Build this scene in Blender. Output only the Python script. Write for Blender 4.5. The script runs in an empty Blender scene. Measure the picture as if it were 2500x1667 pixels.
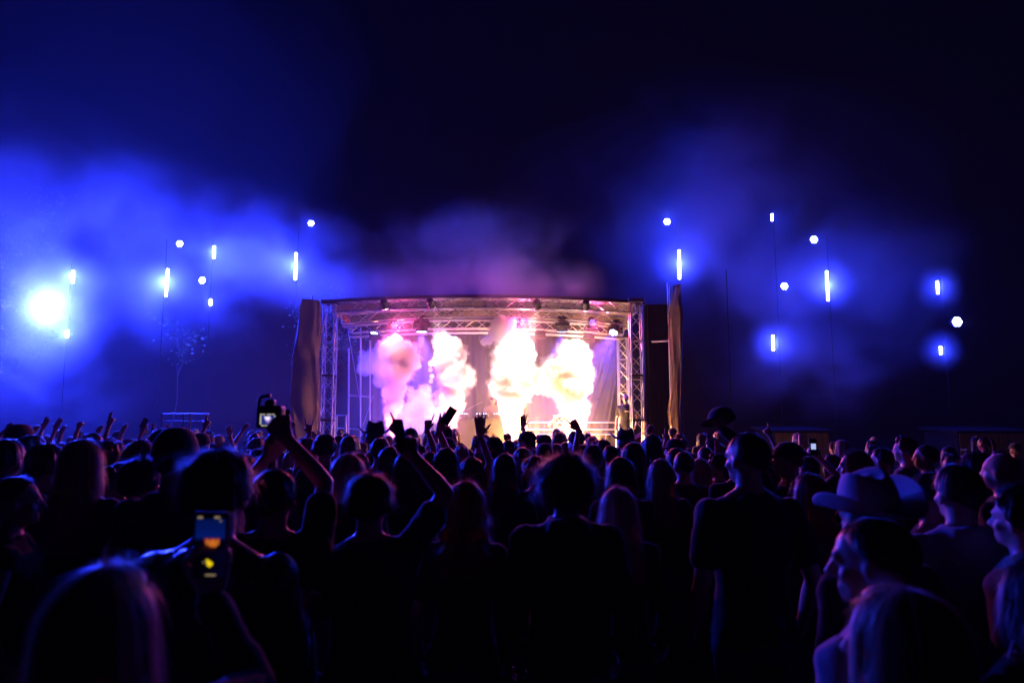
import bpy, bmesh, math, random
import numpy as np
from mathutils import Vector, Matrix, Euler, noise as mnoise
R = math.radians
random.seed(7); np.random.seed(7)
scn = bpy.context.scene
COL = scn.collection

# ---------------------------------------------------------------- camera
PITCH = R(6.4); CAMZ = 1.95; FPX = 1667.0
cam_d = bpy.data.cameras.new('camera'); cam = bpy.data.objects.new('camera', cam_d); COL.objects.link(cam)
cam.location = (0, 0, CAMZ); cam.rotation_euler = (R(90) + PITCH, 0, 0)
cam_d.sensor_width = 36.0; cam_d.lens = 36.0 * FPX / 2500.0
cam_d.clip_start = 0.05; cam_d.clip_end = 600
cam_d.dof.use_dof = True; cam_d.dof.focus_distance = 16.0; cam_d.dof.aperture_fstop = 2.2
scn.camera = cam

def P(px, py, Y):
    """pixel of the 2500 x 1667 photograph -> world point at distance Y from the camera"""
    u = (px - 1250.0) / FPX; v = (833.5 - py) / FPX
    c, s = math.cos(PITCH), math.sin(PITCH)
    t = Y / (c - s * v)
    return Vector((u * t, Y, CAMZ + (s + c * v) * t))

# ---------------------------------------------------------------- night sky
world = bpy.data.worlds.new('World'); scn.world = world; world.use_nodes = True
wn = world.node_tree.nodes; wl = world.node_tree.links; wn.clear()
sky = wn.new('ShaderNodeTexSky'); sky.sky_type = 'NISHITA'; sky.sun_disc = False
sky.sun_elevation = R(-4.0); sky.sun_rotation = R(200)
bg = wn.new('ShaderNodeBackground'); bg.inputs[1].default_value = 0.00003
wo = wn.new('ShaderNodeOutputWorld')
wl.new(sky.outputs[0], bg.inputs[0]); wl.new(bg.outputs[0], wo.inputs[0])

vs = scn.view_settings
vs.view_transform = 'Standard'; vs.look = 'None'; vs.exposure = 0.0; vs.gamma = 1.0; vs.use_curve_mapping = False
cy = scn.cycles
cy.use_denoising = True
try: cy.denoiser = 'OPENIMAGEDENOISE'
except Exception: pass
cy.max_bounces = 16; cy.diffuse_bounces = 2; cy.glossy_bounces = 2; cy.transmission_bounces = 2
cy.volume_bounces = 12; cy.transparent_max_bounces = 64
cy.sample_clamp_indirect = 8.0; cy.sample_clamp_direct = 0.0
cy.caustics_reflective = False; cy.caustics_refractive = False
cy.use_light_tree = True
cy.volume_step_rate = 1.0; cy.volume_max_steps = 256
cy.use_adaptive_sampling = False

# ---------------------------------------------------------------- helpers
def tag(o, label=None, cat=None, group=None, kind=None):
    if label: o['label'] = label
    if cat: o['category'] = cat
    if group: o['group'] = group
    if kind: o['kind'] = kind
    return o

def empty(name, loc=(0, 0, 0), rz=0.0, label=None, cat=None, group=None):
    o = bpy.data.objects.new(name, None); COL.objects.link(o)
    o.empty_display_size = 0.1
    o.location = loc; o.rotation_euler = (0, 0, rz)
    return tag(o, label, cat, group)

class MB:
    def __init__(self): self.v = []; self.f = []
    def add(self, vs, fs):
        k = len(self.v); self.v += [tuple(p) for p in vs]; self.f += [tuple(i + k for i in q) for q in fs]; return self
    def box(self, c, s, rot=None):
        c = Vector(c); h = Vector(s) * 0.5
        pts = [Vector((x * h.x, y * h.y, z * h.z)) for x in (-1, 1) for y in (-1, 1) for z in (-1, 1)]
        if rot is not None: pts = [rot @ p for p in pts]
        return self.add([p + c for p in pts], [(0, 1, 3, 2), (4, 6, 7, 5), (0, 4, 5, 1), (2, 3, 7, 6), (0, 2, 6, 4), (1, 5, 7, 3)])
    def tube(self, a, b, r0, r1=None, n=10, cap=True):
        a = Vector(a); b = Vector(b); r1 = r0 if r1 is None else r1
        q = (b - a).to_track_quat('Z', 'Y')
        vs = []
        for p, r in ((a, r0), (b, r1)):
            for i in range(n):
                t = 2 * math.pi * i / n
                vs.append(p + q @ Vector((r * math.cos(t), r * math.sin(t), 0)))
        fs = [(i, (i + 1) % n, n + (i + 1) % n, n + i) for i in range(n)]
        if cap: fs += [tuple(range(n - 1, -1, -1)), tuple(range(n, 2 * n))]
        return self.add(vs, fs)
    def path(self, pts, r, n=8):
        for a, b in zip(pts, pts[1:]): self.tube(a, b, r, r, n)
        return self
    def lathe(self, c, prof, n=20, axis=None):
        """prof: list of (r, h) along +Z (or axis)"""
        c = Vector(c); q = Vector(axis).to_track_quat('Z', 'Y') if axis is not None else None
        vs = []
        for r, h in prof:
            for i in range(n):
                t = 2 * math.pi * i / n
                p = Vector((r * math.cos(t), r * math.sin(t), h))
                vs.append(c + (q @ p if q else p))
        fs = []
        for k in range(len(prof) - 1):
            for i in range(n):
                j = (i + 1) % n
                fs.append((k * n + i, k * n + j, (k + 1) * n + j, (k + 1) * n + i))
        fs += [tuple(range(n - 1, -1, -1)), tuple(range((len(prof) - 1) * n, len(prof) * n))]
        return self.add(vs, fs)
    def mesh(self, name, mat=None, smooth=False):
        m = bpy.data.meshes.new(name); m.from_pydata(self.v, [], self.f); m.update()
        if mat: m.materials.append(mat)
        if smooth: m.polygons.foreach_set('use_smooth', [True] * len(m.polygons))
        return m
    def build(self, name, mat, parent=None, smooth=False, bevel=0.0, loc=None):
        o = bpy.data.objects.new(name, self.mesh(name, mat, smooth)); COL.objects.link(o)
        if parent: o.parent = parent
        if loc is not None: o.location = loc
        if bevel > 0:
            b = o.modifiers.new('bevel', 'BEVEL'); b.width = bevel; b.segments = 2; b.limit_method = 'ANGLE'
        return o

def link_mesh(name, mesh, parent=None, mw=None):
    o = bpy.data.objects.new(name, mesh); COL.objects.link(o)
    if parent: o.parent = parent
    if mw is not None: o.matrix_local = mw
    return o

_unit = {}
def rod(name, a, b, r, mat, parent=None, n=8):
    """one straight tube of its own that shares its mesh with all tubes of that radius"""
    key = (round(r, 4), mat.name, n)
    if key not in _unit:
        _unit[key] = MB().tube((0, 0, 0), (0, 0, 1), r, r, n).mesh('tube', mat, False)
    a = Vector(a); b = Vector(b); d = b - a
    m = Matrix.Translation(a) @ d.to_track_quat('Z', 'Y').to_matrix().to_4x4() @ Matrix.Diagonal((1, 1, d.length, 1))
    return link_mesh(name, _unit[key], parent, m)

# ---------------------------------------------------------------- materials
def new_mat(name):
    m = bpy.data.materials.new(name); m.use_nodes = True
    return m, m.node_tree.nodes, m.node_tree.links, m.node_tree.nodes['Principled BSDF']

def pbr(name, col, rough=0.6, metal=0.0, spec=0.5, noise_scale=None, noise_amt=0.25, bump=0.0, bump_scale=40.0, sheen=0.0):
    m, n, l, b = new_mat(name)
    b.inputs['Base Color'].default_value = (*col, 1); b.inputs['Roughness'].default_value = rough
    b.inputs['Metallic'].default_value = metal; b.inputs['Specular IOR Level'].default_value = spec
    if sheen: b.inputs['Sheen Weight'].default_value = sheen
    if noise_scale or bump:
        tc = n.new('ShaderNodeTexCoord')
    if noise_scale:
        t = n.new('ShaderNodeTexNoise'); t.inputs['Scale'].default_value = noise_scale; t.inputs['Detail'].default_value = 5
        l.new(tc.outputs['Object'], t.inputs['Vector'])
        mx = n.new('ShaderNodeMix'); mx.data_type = 'RGBA'
        mx.inputs[6].default_value = (*[c * (1 - noise_amt) for c in col], 1); mx.inputs[7].default_value = (*[min(1, c * (1 + noise_amt)) for c in col], 1)
        l.new(t.outputs['Fac'], mx.inputs[0]); l.new(mx.outputs[2], b.inputs['Base Color'])
        mr = n.new('ShaderNodeMapRange'); mr.inputs[3].default_value = max(0, rough - 0.12); mr.inputs[4].default_value = min(1, rough + 0.12)
        l.new(t.outputs['Fac'], mr.inputs[0]); l.new(mr.outputs[0], b.inputs['Roughness'])
    if bump:
        t2 = n.new('ShaderNodeTexNoise'); t2.inputs['Scale'].default_value = bump_scale; t2.inputs['Detail'].default_value = 4
        l.new(tc.outputs['Object'], t2.inputs['Vector'])
        bp = n.new('ShaderNodeBump'); bp.inputs['Strength'].default_value = bump; bp.inputs['Distance'].default_value = 0.02
        l.new(t2.outputs['Fac'], bp.inputs['Height']); l.new(bp.outputs['Normal'], b.inputs['Normal'])
    return m

def emit(name, col, strength, sample=False):
    m = bpy.data.materials.new(name); m.use_nodes = True
    n = m.node_tree.nodes; l = m.node_tree.links; n.clear()
    e = n.new('ShaderNodeEmission'); e.inputs[0].default_value = (*col, 1); e.inputs[1].default_value = strength
    o = n.new('ShaderNodeOutputMaterial'); l.new(e.outputs[0], o.inputs[0])
    if not sample: m.cycles.emission_sampling = 'NONE'
    return m

def vol_mat(name, density, col=(1, 1, 1), aniso=0.0, attr=None):
    m = bpy.data.materials.new(name); m.use_nodes = True
    n = m.node_tree.nodes; l = m.node_tree.links; n.clear()
    v = n.new('ShaderNodeVolumePrincipled')
    v.inputs['Color'].default_value = (*col, 1); v.inputs['Density'].default_value = density
    v.inputs['Anisotropy'].default_value = aniso
    v.inputs['Density Attribute'].default_value = attr or ''
    o = n.new('ShaderNodeOutputMaterial'); l.new(v.outputs[0], o.inputs['Volume'])
    m.cycles.volume_sampling = 'MULTIPLE_IMPORTANCE'
    if attr is None: m.cycles.homogeneous_volume = True
    else: m.cycles.volume_step_rate = 3.0
    return m

M = {
 'alu': pbr('brushed_aluminium', (0.62, 0.62, 0.63), 0.38, 0.9, noise_scale=9, noise_amt=0.12),
 'black_metal': pbr('black_powder_coat', (0.018, 0.018, 0.02), 0.45, 0.0, noise_scale=12),
 'black_cloth': pbr('black_stage_cloth', (0.02, 0.019, 0.022), 0.85, bump=0.3, bump_scale=60),
 'curtain': pbr('dark_backdrop_tarp', (0.028, 0.024, 0.024), 0.33, noise_scale=5, bump=0.25, bump_scale=14),
 'canopy': pbr('grey_canopy_tarp', (0.055, 0.05, 0.06), 0.6, noise_scale=3, bump=0.3, bump_scale=6),
 'tarp': pbr('beige_scaffold_tarp', (0.21, 0.13, 0.11), 0.75, noise_scale=4, noise_amt=0.3, bump=0.35, bump_scale=9),
 'deck': pbr('phenolic_stage_deck', (0.05, 0.045, 0.04), 0.6, noise_scale=6),
 'ground': pbr('trampled_grass', (0.035, 0.04, 0.02), 0.95, noise_scale=1.2, noise_amt=0.6, bump=0.8, bump_scale=8),
 'leaf': pbr('leaf', (0.07, 0.11, 0.03), 0.45, noise_scale=2, noise_amt=0.5),
 'bark': pbr('bark', (0.10, 0.075, 0.05), 0.9, noise_scale=15, noise_amt=0.5, bump=0.8, bump_scale=30),
 'wood': pbr('brown_board', (0.05, 0.026, 0.014), 0.9, noise_scale=7, noise_amt=0.4),
}
BLUE = (0.018, 0.034, 1.0)
M['mast'] = pbr('matt_black_mast', (0.004, 0.004, 0.005), 0.9, spec=0.05)
# ---------------------------------------------------------------- haze and smoke
def closed_box(name, lo, hi, mat):
    lo = Vector(lo); hi = Vector(hi)
    return MB().box((lo + hi) / 2, hi - lo).build(name, mat)

haze = closed_box('haze', (-70, -8, -1.2), (70, 75, 24), vol_mat('night_haze', 0.0004, (0.97, 0.97, 1.0), 0.25))
tag(haze, 'thin even smoke haze hanging over the whole crowd and stage', 'haze', kind='stuff')

def smoke_bank(name, label, blobs, density, scale, thresh, detail=3.0, rough=0.55, res=0.28, seed=0.0, stretch=(1, 1, 1), soft=2.6, namp=1.5):
    """drifting stage smoke: a voxel cloud; blobs = (centre, (rx, ry, rz)) ellipsoids that hold it"""
    lo = Vector((1e9,) * 3); hi = Vector((-1e9,) * 3)
    for c, r in blobs:
        for k in range(3):
            lo[k] = min(lo[k], c[k] - r[k]); hi[k] = max(hi[k], c[k] + r[k])
    me = bpy.data.meshes.new(name); o = bpy.data.objects.new(name, me); COL.objects.link(o)
    mat = vol_mat(name, density, (0.96, 0.96, 0.98), 0.15, 'density')
    me.materials.append(mat)
    ng = bpy.data.node_groups.new(name, 'GeometryNodeTree')
    ng.interface.new_socket('Geometry', in_out='OUTPUT', socket_type='NodeSocketGeometry')
    N = ng.nodes; L = ng.links
    pos = N.new('GeometryNodeInputPosition')
    def vm(op, a, b=None):
        q = N.new('ShaderNodeVectorMath'); q.operation = op
        for i, s in enumerate((a, b)):
            if s is None: continue
            if hasattr(s, 'is_output'): L.new(s, q.inputs[i])
            else: q.inputs[i].default_value = s
        return q.outputs['Value'] if op in ('LENGTH', 'DISTANCE') else q.outputs['Vector']
    def mm(op, a, b=None, clamp=False):
        q = N.new('ShaderNodeMath'); q.operation = op; q.use_clamp = clamp
        for i, s in enumerate((a, b)):
            if s is None: continue
            if hasattr(s, 'is_output'): L.new(s, q.inputs[i])
            else: q.inputs[i].default_value = s
        return q.outputs[0]
    body = None
    for c, r in blobs:
        d = vm('LENGTH', vm('DIVIDE', vm('SUBTRACT', pos.outputs[0], tuple(c)), tuple(r)))
        w = mm('SUBTRACT', 1.0, d, clamp=True)
        body = w if body is None else mm('MAXIMUM', body, w)
    nt = N.new('ShaderNodeTexNoise'); nt.inputs['Scale'].default_value = scale; nt.inputs['Detail'].default_value = detail
    nt.inputs['Roughness'].default_value = rough; nt.inputs['Distortion'].default_value = 0.6
    L.new(vm('MULTIPLY', vm('ADD', pos.outputs[0], (seed, seed * 0.7, seed * 1.3)), stretch), nt.inputs['Vector'])
    f = mm('SUBTRACT', mm('ADD', mm('MULTIPLY', nt.outputs[0], namp), mm('MULTIPLY', body, 0.7)), thresh + 0.25 + (namp - 1.5) * 0.5)
    dens = mm('MULTIPLY', mm('MULTIPLY', f, soft, clamp=True), mm('MULTIPLY', body, soft, clamp=True))
    vc = N.new('GeometryNodeVolumeCube')
    L.new(dens, vc.inputs['Density']); vc.inputs['Background'].default_value = 0.0
    vc.inputs['Min'].default_value = lo; vc.inputs['Max'].default_value = hi
    for ax, k in (('X', 0), ('Y', 1), ('Z', 2)): vc.inputs['Resolution ' + ax].default_value = max(4, int((hi[k] - lo[k]) / res))
    sm = N.new('GeometryNodeSetMaterial'); sm.inputs['Material'].default_value = mat
    out = N.new('NodeGroupOutput')
    L.new(vc.outputs[0], sm.inputs[0]); L.new(sm.outputs[0], out.inputs[0])
    md = o.modifiers.new('smoke', 'NODES'); md.node_group = ng
    return tag(o, label, 'smoke', kind='stuff')

def bl(px, py, Y, rx, ry, rz): return (P(px, py, Y), (rx, ry, rz))
smoke_bank('smoke_bank', 'broad bank of blue lit smoke drifting over the left lamps', [
    bl(330, 560, 23, 8.0, 4.5, 3.0), bl(-60, 600, 22, 7.5, 4.5, 5.5), bl(640, 640, 21.5, 4.6, 3, 2.0), bl(40, 850, 22, 5.0, 4, 4.2), bl(440, 730, 23, 4.6, 3.5, 2.6),
    bl(830, 700, 20, 3.0, 2.5, 1.3)], 0.14, 0.34, 0.62, detail=7, rough=0.68, res=0.18, seed=3.1, soft=1.5, namp=2.5)
smoke_bank('smoke_bank', 'wispy violet smoke rolling off the stage roof', [
    bl(880, 690, 16.4, 2.0, 1.3, 0.8), bl(1060, 680, 15.0, 2.0, 1.3, 0.8), bl(1210, 675, 14.8, 2.0, 1.3, 0.9), bl(1340, 690, 15.0, 1.5, 1.2, 0.7), bl(1150, 600, 15.4, 3.0, 1.6, 1.4)],
    0.15, 1.0, 0.62, detail=7, rough=0.65, res=0.11, seed=11.7, soft=1.8, namp=2.2)
smoke_bank('smoke_bank', 'thin blue smoke hanging between the lamps on the right', [
    bl(1650, 560, 22, 4.6, 4, 4.0), bl(1950, 680, 22, 6.0, 4, 4.2), bl(1960, 860, 22, 4.8, 3, 3.0), bl(1720, 430, 23, 6.5, 4, 4)], 0.090, 0.34, 0.62, detail=7, rough=0.68, res=0.22, seed=21.3, soft=1.2, namp=2.3)
smoke_bank('smoke_bank', 'violet haze filling the inside of the stage', [
    (Vector((-0.75, 18.3, 3.2)), (4.6, 1.9, 3.4)), (Vector((-2.2, 18.3, 2.6)), (3.0, 1.9, 3.0))], 0.075, 0.8, 0.35, detail=3, res=0.16, seed=31.7)

def smoke_veil(label, c, r, density):
    b = bmesh.new(); bmesh.ops.create_icosphere(b, subdivisions=5, radius=1.0)
    for v in b.verts:
        k = 1 + 0.18 * mnoise.noise(v.co * 1.7 + Vector(c)); v.co = Vector((v.co.x * r[0], v.co.y * r[1], v.co.z * r[2])) * k + Vector(c)
    m = bpy.data.meshes.new('smoke_veil'); b.to_mesh(m); b.free(); m.materials.append(vol_mat('smoke_veil', density, (0.96, 0.96, 0.98), 0.1))
    return tag(link_mesh('smoke_veil', m), label, 'smoke', kind='stuff')
smoke_veil('thin low blue smoke veil over the left half of the crowd', (-9.5, 12.0, 2.0), (8.5, 9.5, 5.0), 0.0026)
smoke_veil('dim blue smoke rising high above the left lamps', P(60, 300, 24), (13.0, 4.0, 9.0), 0.007)
smoke_veil('dim blue smoke rising above the right lamps', P(1800, 520, 25), (8.5, 3.0, 5.5), 0.005)
for lx, ly, rr, dn, lab in ((130, 752, 1.5, 0.16, 'added halo puff round the dazzling lamp at the far left'), (408, 690, 0.65, 0.08, 'added faint halo puff round the longest left led bar'), (1658, 645, 0.68, 0.08, 'added faint halo puff round the led bar above the tarp pillar'),
                            (2020, 698, 0.68, 0.08, 'added faint halo puff round the longest right led bar'), (1887, 836, 0.6, 0.08, 'added faint halo puff round the low lone right led bar'), (2290, 702, 0.55, 0.075, 'added faint halo puff round the upper far right led bar'), (2297, 855, 0.5, 0.075, 'added faint halo puff round the lowest far right led bar')):
    smoke_bank('halo_puff', lab, [(P(lx, ly, 21.3), (rr * 1.45, rr * 1.1, rr * 1.5))], dn * 1.5, 1.1, -0.2, detail=3, res=rr * 0.13, seed=lx * 0.01, soft=1.0, namp=1.4)  # small smoke volumes added only to imitate the bloom round the lamps
# ---------------------------------------------------------------- ground
g = bpy.data.meshes.new('ground'); gb = bmesh.new()
bmesh.ops.create_grid(gb, x_segments=120, y_segments=120, size=1.0)
for v in gb.verts:
    s = lambda t: (abs(t) ** 2.2) * (1 if t > 0 else -1)
    v.co.x = s(v.co.x) * 300; v.co.y = s(v.co.y) * 300 + 12
    v.co.z = 0.02 * mnoise.noise((v.co.x * 0.7, v.co.y * 0.7, 0)) - 0.02
gb.to_mesh(g); gb.free(); g.materials.append(M['ground'])
tag(link_mesh('ground', g), kind='structure')

# ---------------------------------------------------------------- stage
SX0 = P(803, 900, 17.0).x; SX1 = P(1554, 900, 17.0).x; SXC = (SX0 + SX1) / 2
SY0, SY1, DECK = 17.0, 19.4, 0.90
stage = empty('concert_stage', (SXC, SY0, 0), label='open-air concert stage with aluminium truss towers and arched canopy roof', cat='stage')
OFF = Vector((SXC, SY0, 0))
def st(p): return Vector(p) - OFF

def truss(name, parent, path, ax, ay, bay, mat, off=Vector((0, 0, 0)), faces=4, r=0.022, rb=0.010, rungs=True):
    """box truss along path; ax, ay = half offsets of the chords; chords are the part, each brace a sub-part"""
    path = [Vector(p) - off for p in path]; ax = Vector(ax); ay = Vector(ay)
    mb = MB(); corners = [ax + ay, -ax + ay, -ax - ay, ax - ay]
    for c in corners:
        mb.path([p + c for p in path], r, 8)
    for p in (path[0], path[-1]):
        for i in range(4): mb.tube(p + corners[i], p + corners[(i + 1) % 4], r * 0.8, n=6)
    o = mb.build(name, mat, parent, smooth=False)
    L = [0.0]
    for a, b in zip(path, path[1:]): L.append(L[-1] + (b - a).length)
    def at(s):
        for i in range(len(path) - 1):
            if s <= L[i + 1] + 1e-6: return path[i].lerp(path[i + 1], (s - L[i]) / (L[i + 1] - L[i]))
        return path[-1]
    n = max(1, round(L[-1] / bay))
    for k in range(n):
        p0, p1 = at(L[-1] * k / n), at(L[-1] * (k + 1) / n)
        for f in range(faces):
            c0, c1 = corners[f], corners[(f + 1) % 4]
            if (k + f) % 2: c0, c1 = c1, c0
            rod('brace', p0 + c0, p1 + c1, rb, mat, o, 6)
            if rungs and k and f % 2 == 0 and k % 3 == 0: rod('rung', p0 + c0, p0 + c1, rb * 1.3, mat, o, 6)
    return o

# deck: panels on a frame with a black skirt
fr = MB()
fr.box(st(((SX0 + SX1) / 2, (SY0 + SY1) / 2 + 0.25, DECK - 0.10)), (SX1 - SX0 + 0.3, SY1 - SY0 + 0.9, 0.12))
fr.build('deck_frame', M['alu'], stage)
nx, ny = 6, 3
px_w = (SX1 - SX0 + 0.2) / nx; py_w = (SY1 - SY0 + 0.8) / ny
panel_mesh = MB().box((0, 0, 0), (px_w - 0.008, py_w - 0.008, 0.036)).mesh('deck_panel', M['deck'])
for i in range(nx):
    for j in range(ny):
        link_mesh('deck_panel', panel_mesh, stage, Matrix.Translation(st((SX0 - 0.1 + px_w * (i + .5), SY0 - 0.15 + py_w * (j + .5), DECK - 0.018))))
sk = MB()
N = 160
for i in range(N):
    x = SX0 - 0.12 + (SX1 - SX0 + 0.24) * i / (N - 1); y = SY0 - 0.22 + 0.025 * math.sin(i * 1.3) + 0.01 * math.sin(i * 0.37)
    sk.v += [tuple(st((x, y, 0.02))), tuple(st((x, y * 1.0 + 0.01, DECK - 0.05)))]
for i in range(N - 1): sk.f.append((2 * i, 2 * i + 2, 2 * i + 3, 2 * i + 1))
sk.build('skirt', M['black_cloth'], stage, smooth=True)

# towers
topL, topR = P(808, 744, SY0).z, P(1554, 740, SY0).z
hw = 0.14
truss('tower', stage, [(SX0, SY0, 0.03), (SX0, SY0, topL)], (hw, 0, 0), (0, hw, 0), 0.31, M['alu'], OFF)
truss('tower', stage, [(SX1, SY0, 0.03), (SX1, SY0, topR)], (hw, 0, 0), (0, hw, 0), 0.31, M['alu'], OFF)
rx1 = P(1521, 900, SY1).x
truss('tower', stage, [(rx1, SY1, DECK), (rx1, SY1, P(1521, 826, SY1).z)], (0.13, 0, 0), (0, 0.13, 0), 0.31, M['alu'], OFF)
for tx, tz in ((SX0, topL), (SX1, topR)):
    MB().box(st((tx, SY0, 0.015)), (0.6, 0.6, 0.03)).build('base_plate', M['alu'], stage)
    sl = MB().box(st((tx, SY0, tz + 0.05)), (0.40, 0.40, 0.10))
    sl.build('sleeve_block', M['black_metal'] if tx < 0 else M['alu'], stage, bevel=0.01)
    for zz in (1.9, 3.0):
        q = MB()
        for s1, s2 in (((-hw, -hw), (hw, -hw)), ((hw, -hw), (hw, hw)), ((hw, hw), (-hw, hw)), ((-hw, hw), (-hw, -hw))):
            q.tube(st((tx + s1[0], SY0 + s1[1], zz)), st((tx + s2[0], SY0 + s2[1], zz)), 0.026, n=6)
        q.build('joint_collar', M['black_metal'], stage)

# arched roof trusses
def arch(pxa, pya, pxm, pym, pxb, pyb, Y, n=12):
    a, m, b = P(pxa, pya, Y), P(pxm, pym, Y), P(pxb, pyb, Y)
    out = []
    for i in range(n + 1):
        t = i / n
        x = a.x + (b.x - a.x) * t
        lin = a.z + (b.z - a.z) * t
        out.append(Vector((x, Y, lin + (m.z - (a.z + b.z) / 2) * 4 * t * (1 - t))))
    return out
h = 0.125
trA = arch(812, 752, 1180, 741, 1548, 754, SY0 + 0.05)
trB = arch(838, 780, 1180, 764, 1532, 784, SY0 + 1.15)
trC = arch(858, 803, 1180, 792, 1520, 808, SY1 - 0.05)
for tr in (trA, trB, trC):
    truss('roof_truss', stage, tr, (0, 0.13, 0), (0, 0, h), 0.33, M['alu'], OFF, faces=4)
# lower lighting pipes of the rear truss (pairs of bars)
for tr, dz in ((trB, -0.19), (trC, -0.24)):
    for dy in (-0.1, 0.1):
        MB().path([st(p + Vector((0, dy, dz))) for p in tr], 0.027, 8).build('lighting_pipe', M['alu'], stage)
# purlins front to back
for k in range(0, 13, 2):
    a = trA[k] + Vector((0, 0, h + 0.05)); c = trC[k] + Vector((0, 0, h + 0.05 + (trA[k].z - trC[k].z) * 0.6))
    rod('purlin', st(a), st(c), 0.035, M['alu'], stage)
# side beams
for (k, col) in ((0, 'l'), (12, 'r')):
    a, c = trA[k], trC[k]; d = (c - a)
    q = MB().box((0, 0, 0), (0.07, d.length, 0.22)); o = q.build('side_beam', M['alu'], stage, bevel=0.006)
    o.matrix_local = Matrix.Translation(st((a + c) / 2 + Vector((0, 0, 0.06)))) @ d.to_track_quat('Y', 'Z').to_matrix().to_4x4()
redm = pbr('red_paint', (0.5, 0.03, 0.05), 0.5)
a, c = trA[0], trC[0]; d = c - a
q = MB().box((0, 0, 0), (0.076, d.length * 0.35, 0.16)); o = q.build('red_beam_sleeve', redm, stage)
o.matrix_local = Matrix.Translation(st(a.lerp(c, 0.62) + Vector((0, 0, 0.06)))) @ d.to_track_quat('Y', 'Z').to_matrix().to_4x4()
# canopy
cv = MB(); ns, nd = 40, 12
edge = arch(795, 735, 1190, 722, 1575, 738, SY0 - 0.12, ns)
for i in range(ns + 1):
    for j in range(nd + 1):
        t = j / nd; e = edge[i]
        z = e.z - 0.20 * t - 0.03 * abs(math.sin(math.pi * i / ns * 6)) * math.sin(math.pi * t) + 0.015 * mnoise.noise((i * .4, j * .5, 2))
        cv.v.append(tuple(st((e.x, SY0 - 0.12 + t * (SY1 - SY0 + 0.5), z))))
for i in range(ns):
    for j in range(nd):
        k = i * (nd + 1) + j; cv.f.append((k, k + 1, k + nd + 2, k + nd + 1))
o = cv.build('canopy', M['canopy'], stage, smooth=True); sd = o.modifiers.new('thick', 'SOLIDIFY'); sd.thickness = 0.02; sd.offset = 1
vl = MB()
for i in range(ns + 1):
    e = edge[i]; vl.v += [tuple(st((e.x, SY0 - 0.14, e.z + 0.03))), tuple(st((e.x, SY0 - 0.145, e.z - 0.055 - 0.008 * math.sin(i * 2.1))))]
for i in range(ns): vl.f.append((2 * i, 2 * i + 1, 2 * i + 3, 2 * i + 2))
o = vl.build('valance', M['canopy'], stage, smooth=True); sd = o.modifiers.new('thick', 'SOLIDIFY'); sd.thickness = 0.012

# backdrop cloth with vertical folds and three diagonal pulls in the right corner
BX0, BX1, BY = P(905, 900, SY1 + 0.35).x, P(1540, 900, SY1 + 0.35).x, SY1 + 0.35
bz0, bz1 = DECK, P(1200, 812, BY).z
pulls = [((1478, 868), (1418, 1045), 5, .10), ((1492, 880), (1432, 1058), 4, .08), ((1505, 905), (1478, 1075), 7, .12), ((1462, 885), (1440, 960), 3.0, .04)]
pl = []
for a, b, w, hh in pulls:
    A, B = P(*a, BY), P(*b, BY); pl.append((Vector((A.x, A.z)), Vector((B.x, B.z)), w * 0.0119, hh))
bd = MB(); nx, nz = 300, 70
for j in range(nz + 1):
    for i in range(nx + 1):
        x = BX0 + (BX1 - BX0) * i / nx; z = bz0 + (bz1 - bz0) * j / nz
        fade = min(1, max(0, (P(1440, 900, BY).x - x) / 0.5))
        y = BY + fade * (0.05 * math.sin(x * 9 + 0.8 * mnoise.noise((x, z * .4, 0))) + 0.03 * math.sin(x * 21 + z * .5)) + 0.03 * mnoise.noise((x * 2, z * 1.5, 5))
        q = Vector((x, z))
        for A, B, w, hh in pl:
            ab = B - A; t = (q - A).dot(ab) / ab.length_squared
            if -0.15 < t < 1.25:
                dd = (q - (A + ab * t)).length; ww = w * (0.5 + 0.9 * max(0, t))
                y -= hh * math.exp(-(dd / ww) ** 2) * min(1, (t + 0.15) * 4)
        bd.v.append(tuple(st((x, y, z))))
for j in range(nz):
    for i in range(nx):
        k = j * (nx + 1) + i; bd.f.append((k, k + 1, k + nx + 2, k + nx + 1))
bd.build('backdrop', M['curtain'], stage, smooth=True)
# framed panels at the rear left
fy = SY1 + 0.1
for xa, xb, ya, yb in ((853, 880, 862, 1042), (882, 903, 862, 1042)):
    A, B = P(xa, ya, fy), P(xb, yb, fy)
    MB().box(st(((A.x + B.x) / 2, fy + 0.04, (A.z + max(B.z, DECK)) / 2)), (abs(B.x - A.x) - 0.03, 0.03, A.z - max(B.z, DECK))).build('side_panel', M['curtain'], stage)
for x, ya, yb in ((852, 850, 1060), (881, 800, 1060), (904, 830, 1060)):
    rod('panel_post', st(P(x, ya, fy - 0.05)), st((P(x, yb, fy - 0.05).x, fy - 0.05, DECK)), 0.026, M['alu'], stage)
for y in (965, 1046):
    rod('panel_rail', st(P(852, y, fy - 0.02)), st(P(904, y + 4, fy - 0.02)), 0.026, M['alu'], stage)
for (a, ya, b, yb, r) in (((843, 766, 18.9), 0, (880, 985, 19.2), 0, 0.007), ((911, 965, 19.3), 0, (885, 1043, 19.2), 0, 0.006), ((1130, 1005, 19.2), 0, (1178, 980, 19.3), 0, .005)):
    rod('guy_wire', st(P(*a)), st(P(*b)), r, M['alu'], stage, 6)
# hanging cable between front lamps
cb = [P(1060 + 5 * i, 748 + 18 * math.sin(math.pi * i / 12), SY0 - 0.05) for i in range(13)]
MB().path([st(p) for p in cb], 0.010, 6).build('cable', M['black_metal'], stage)

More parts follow.
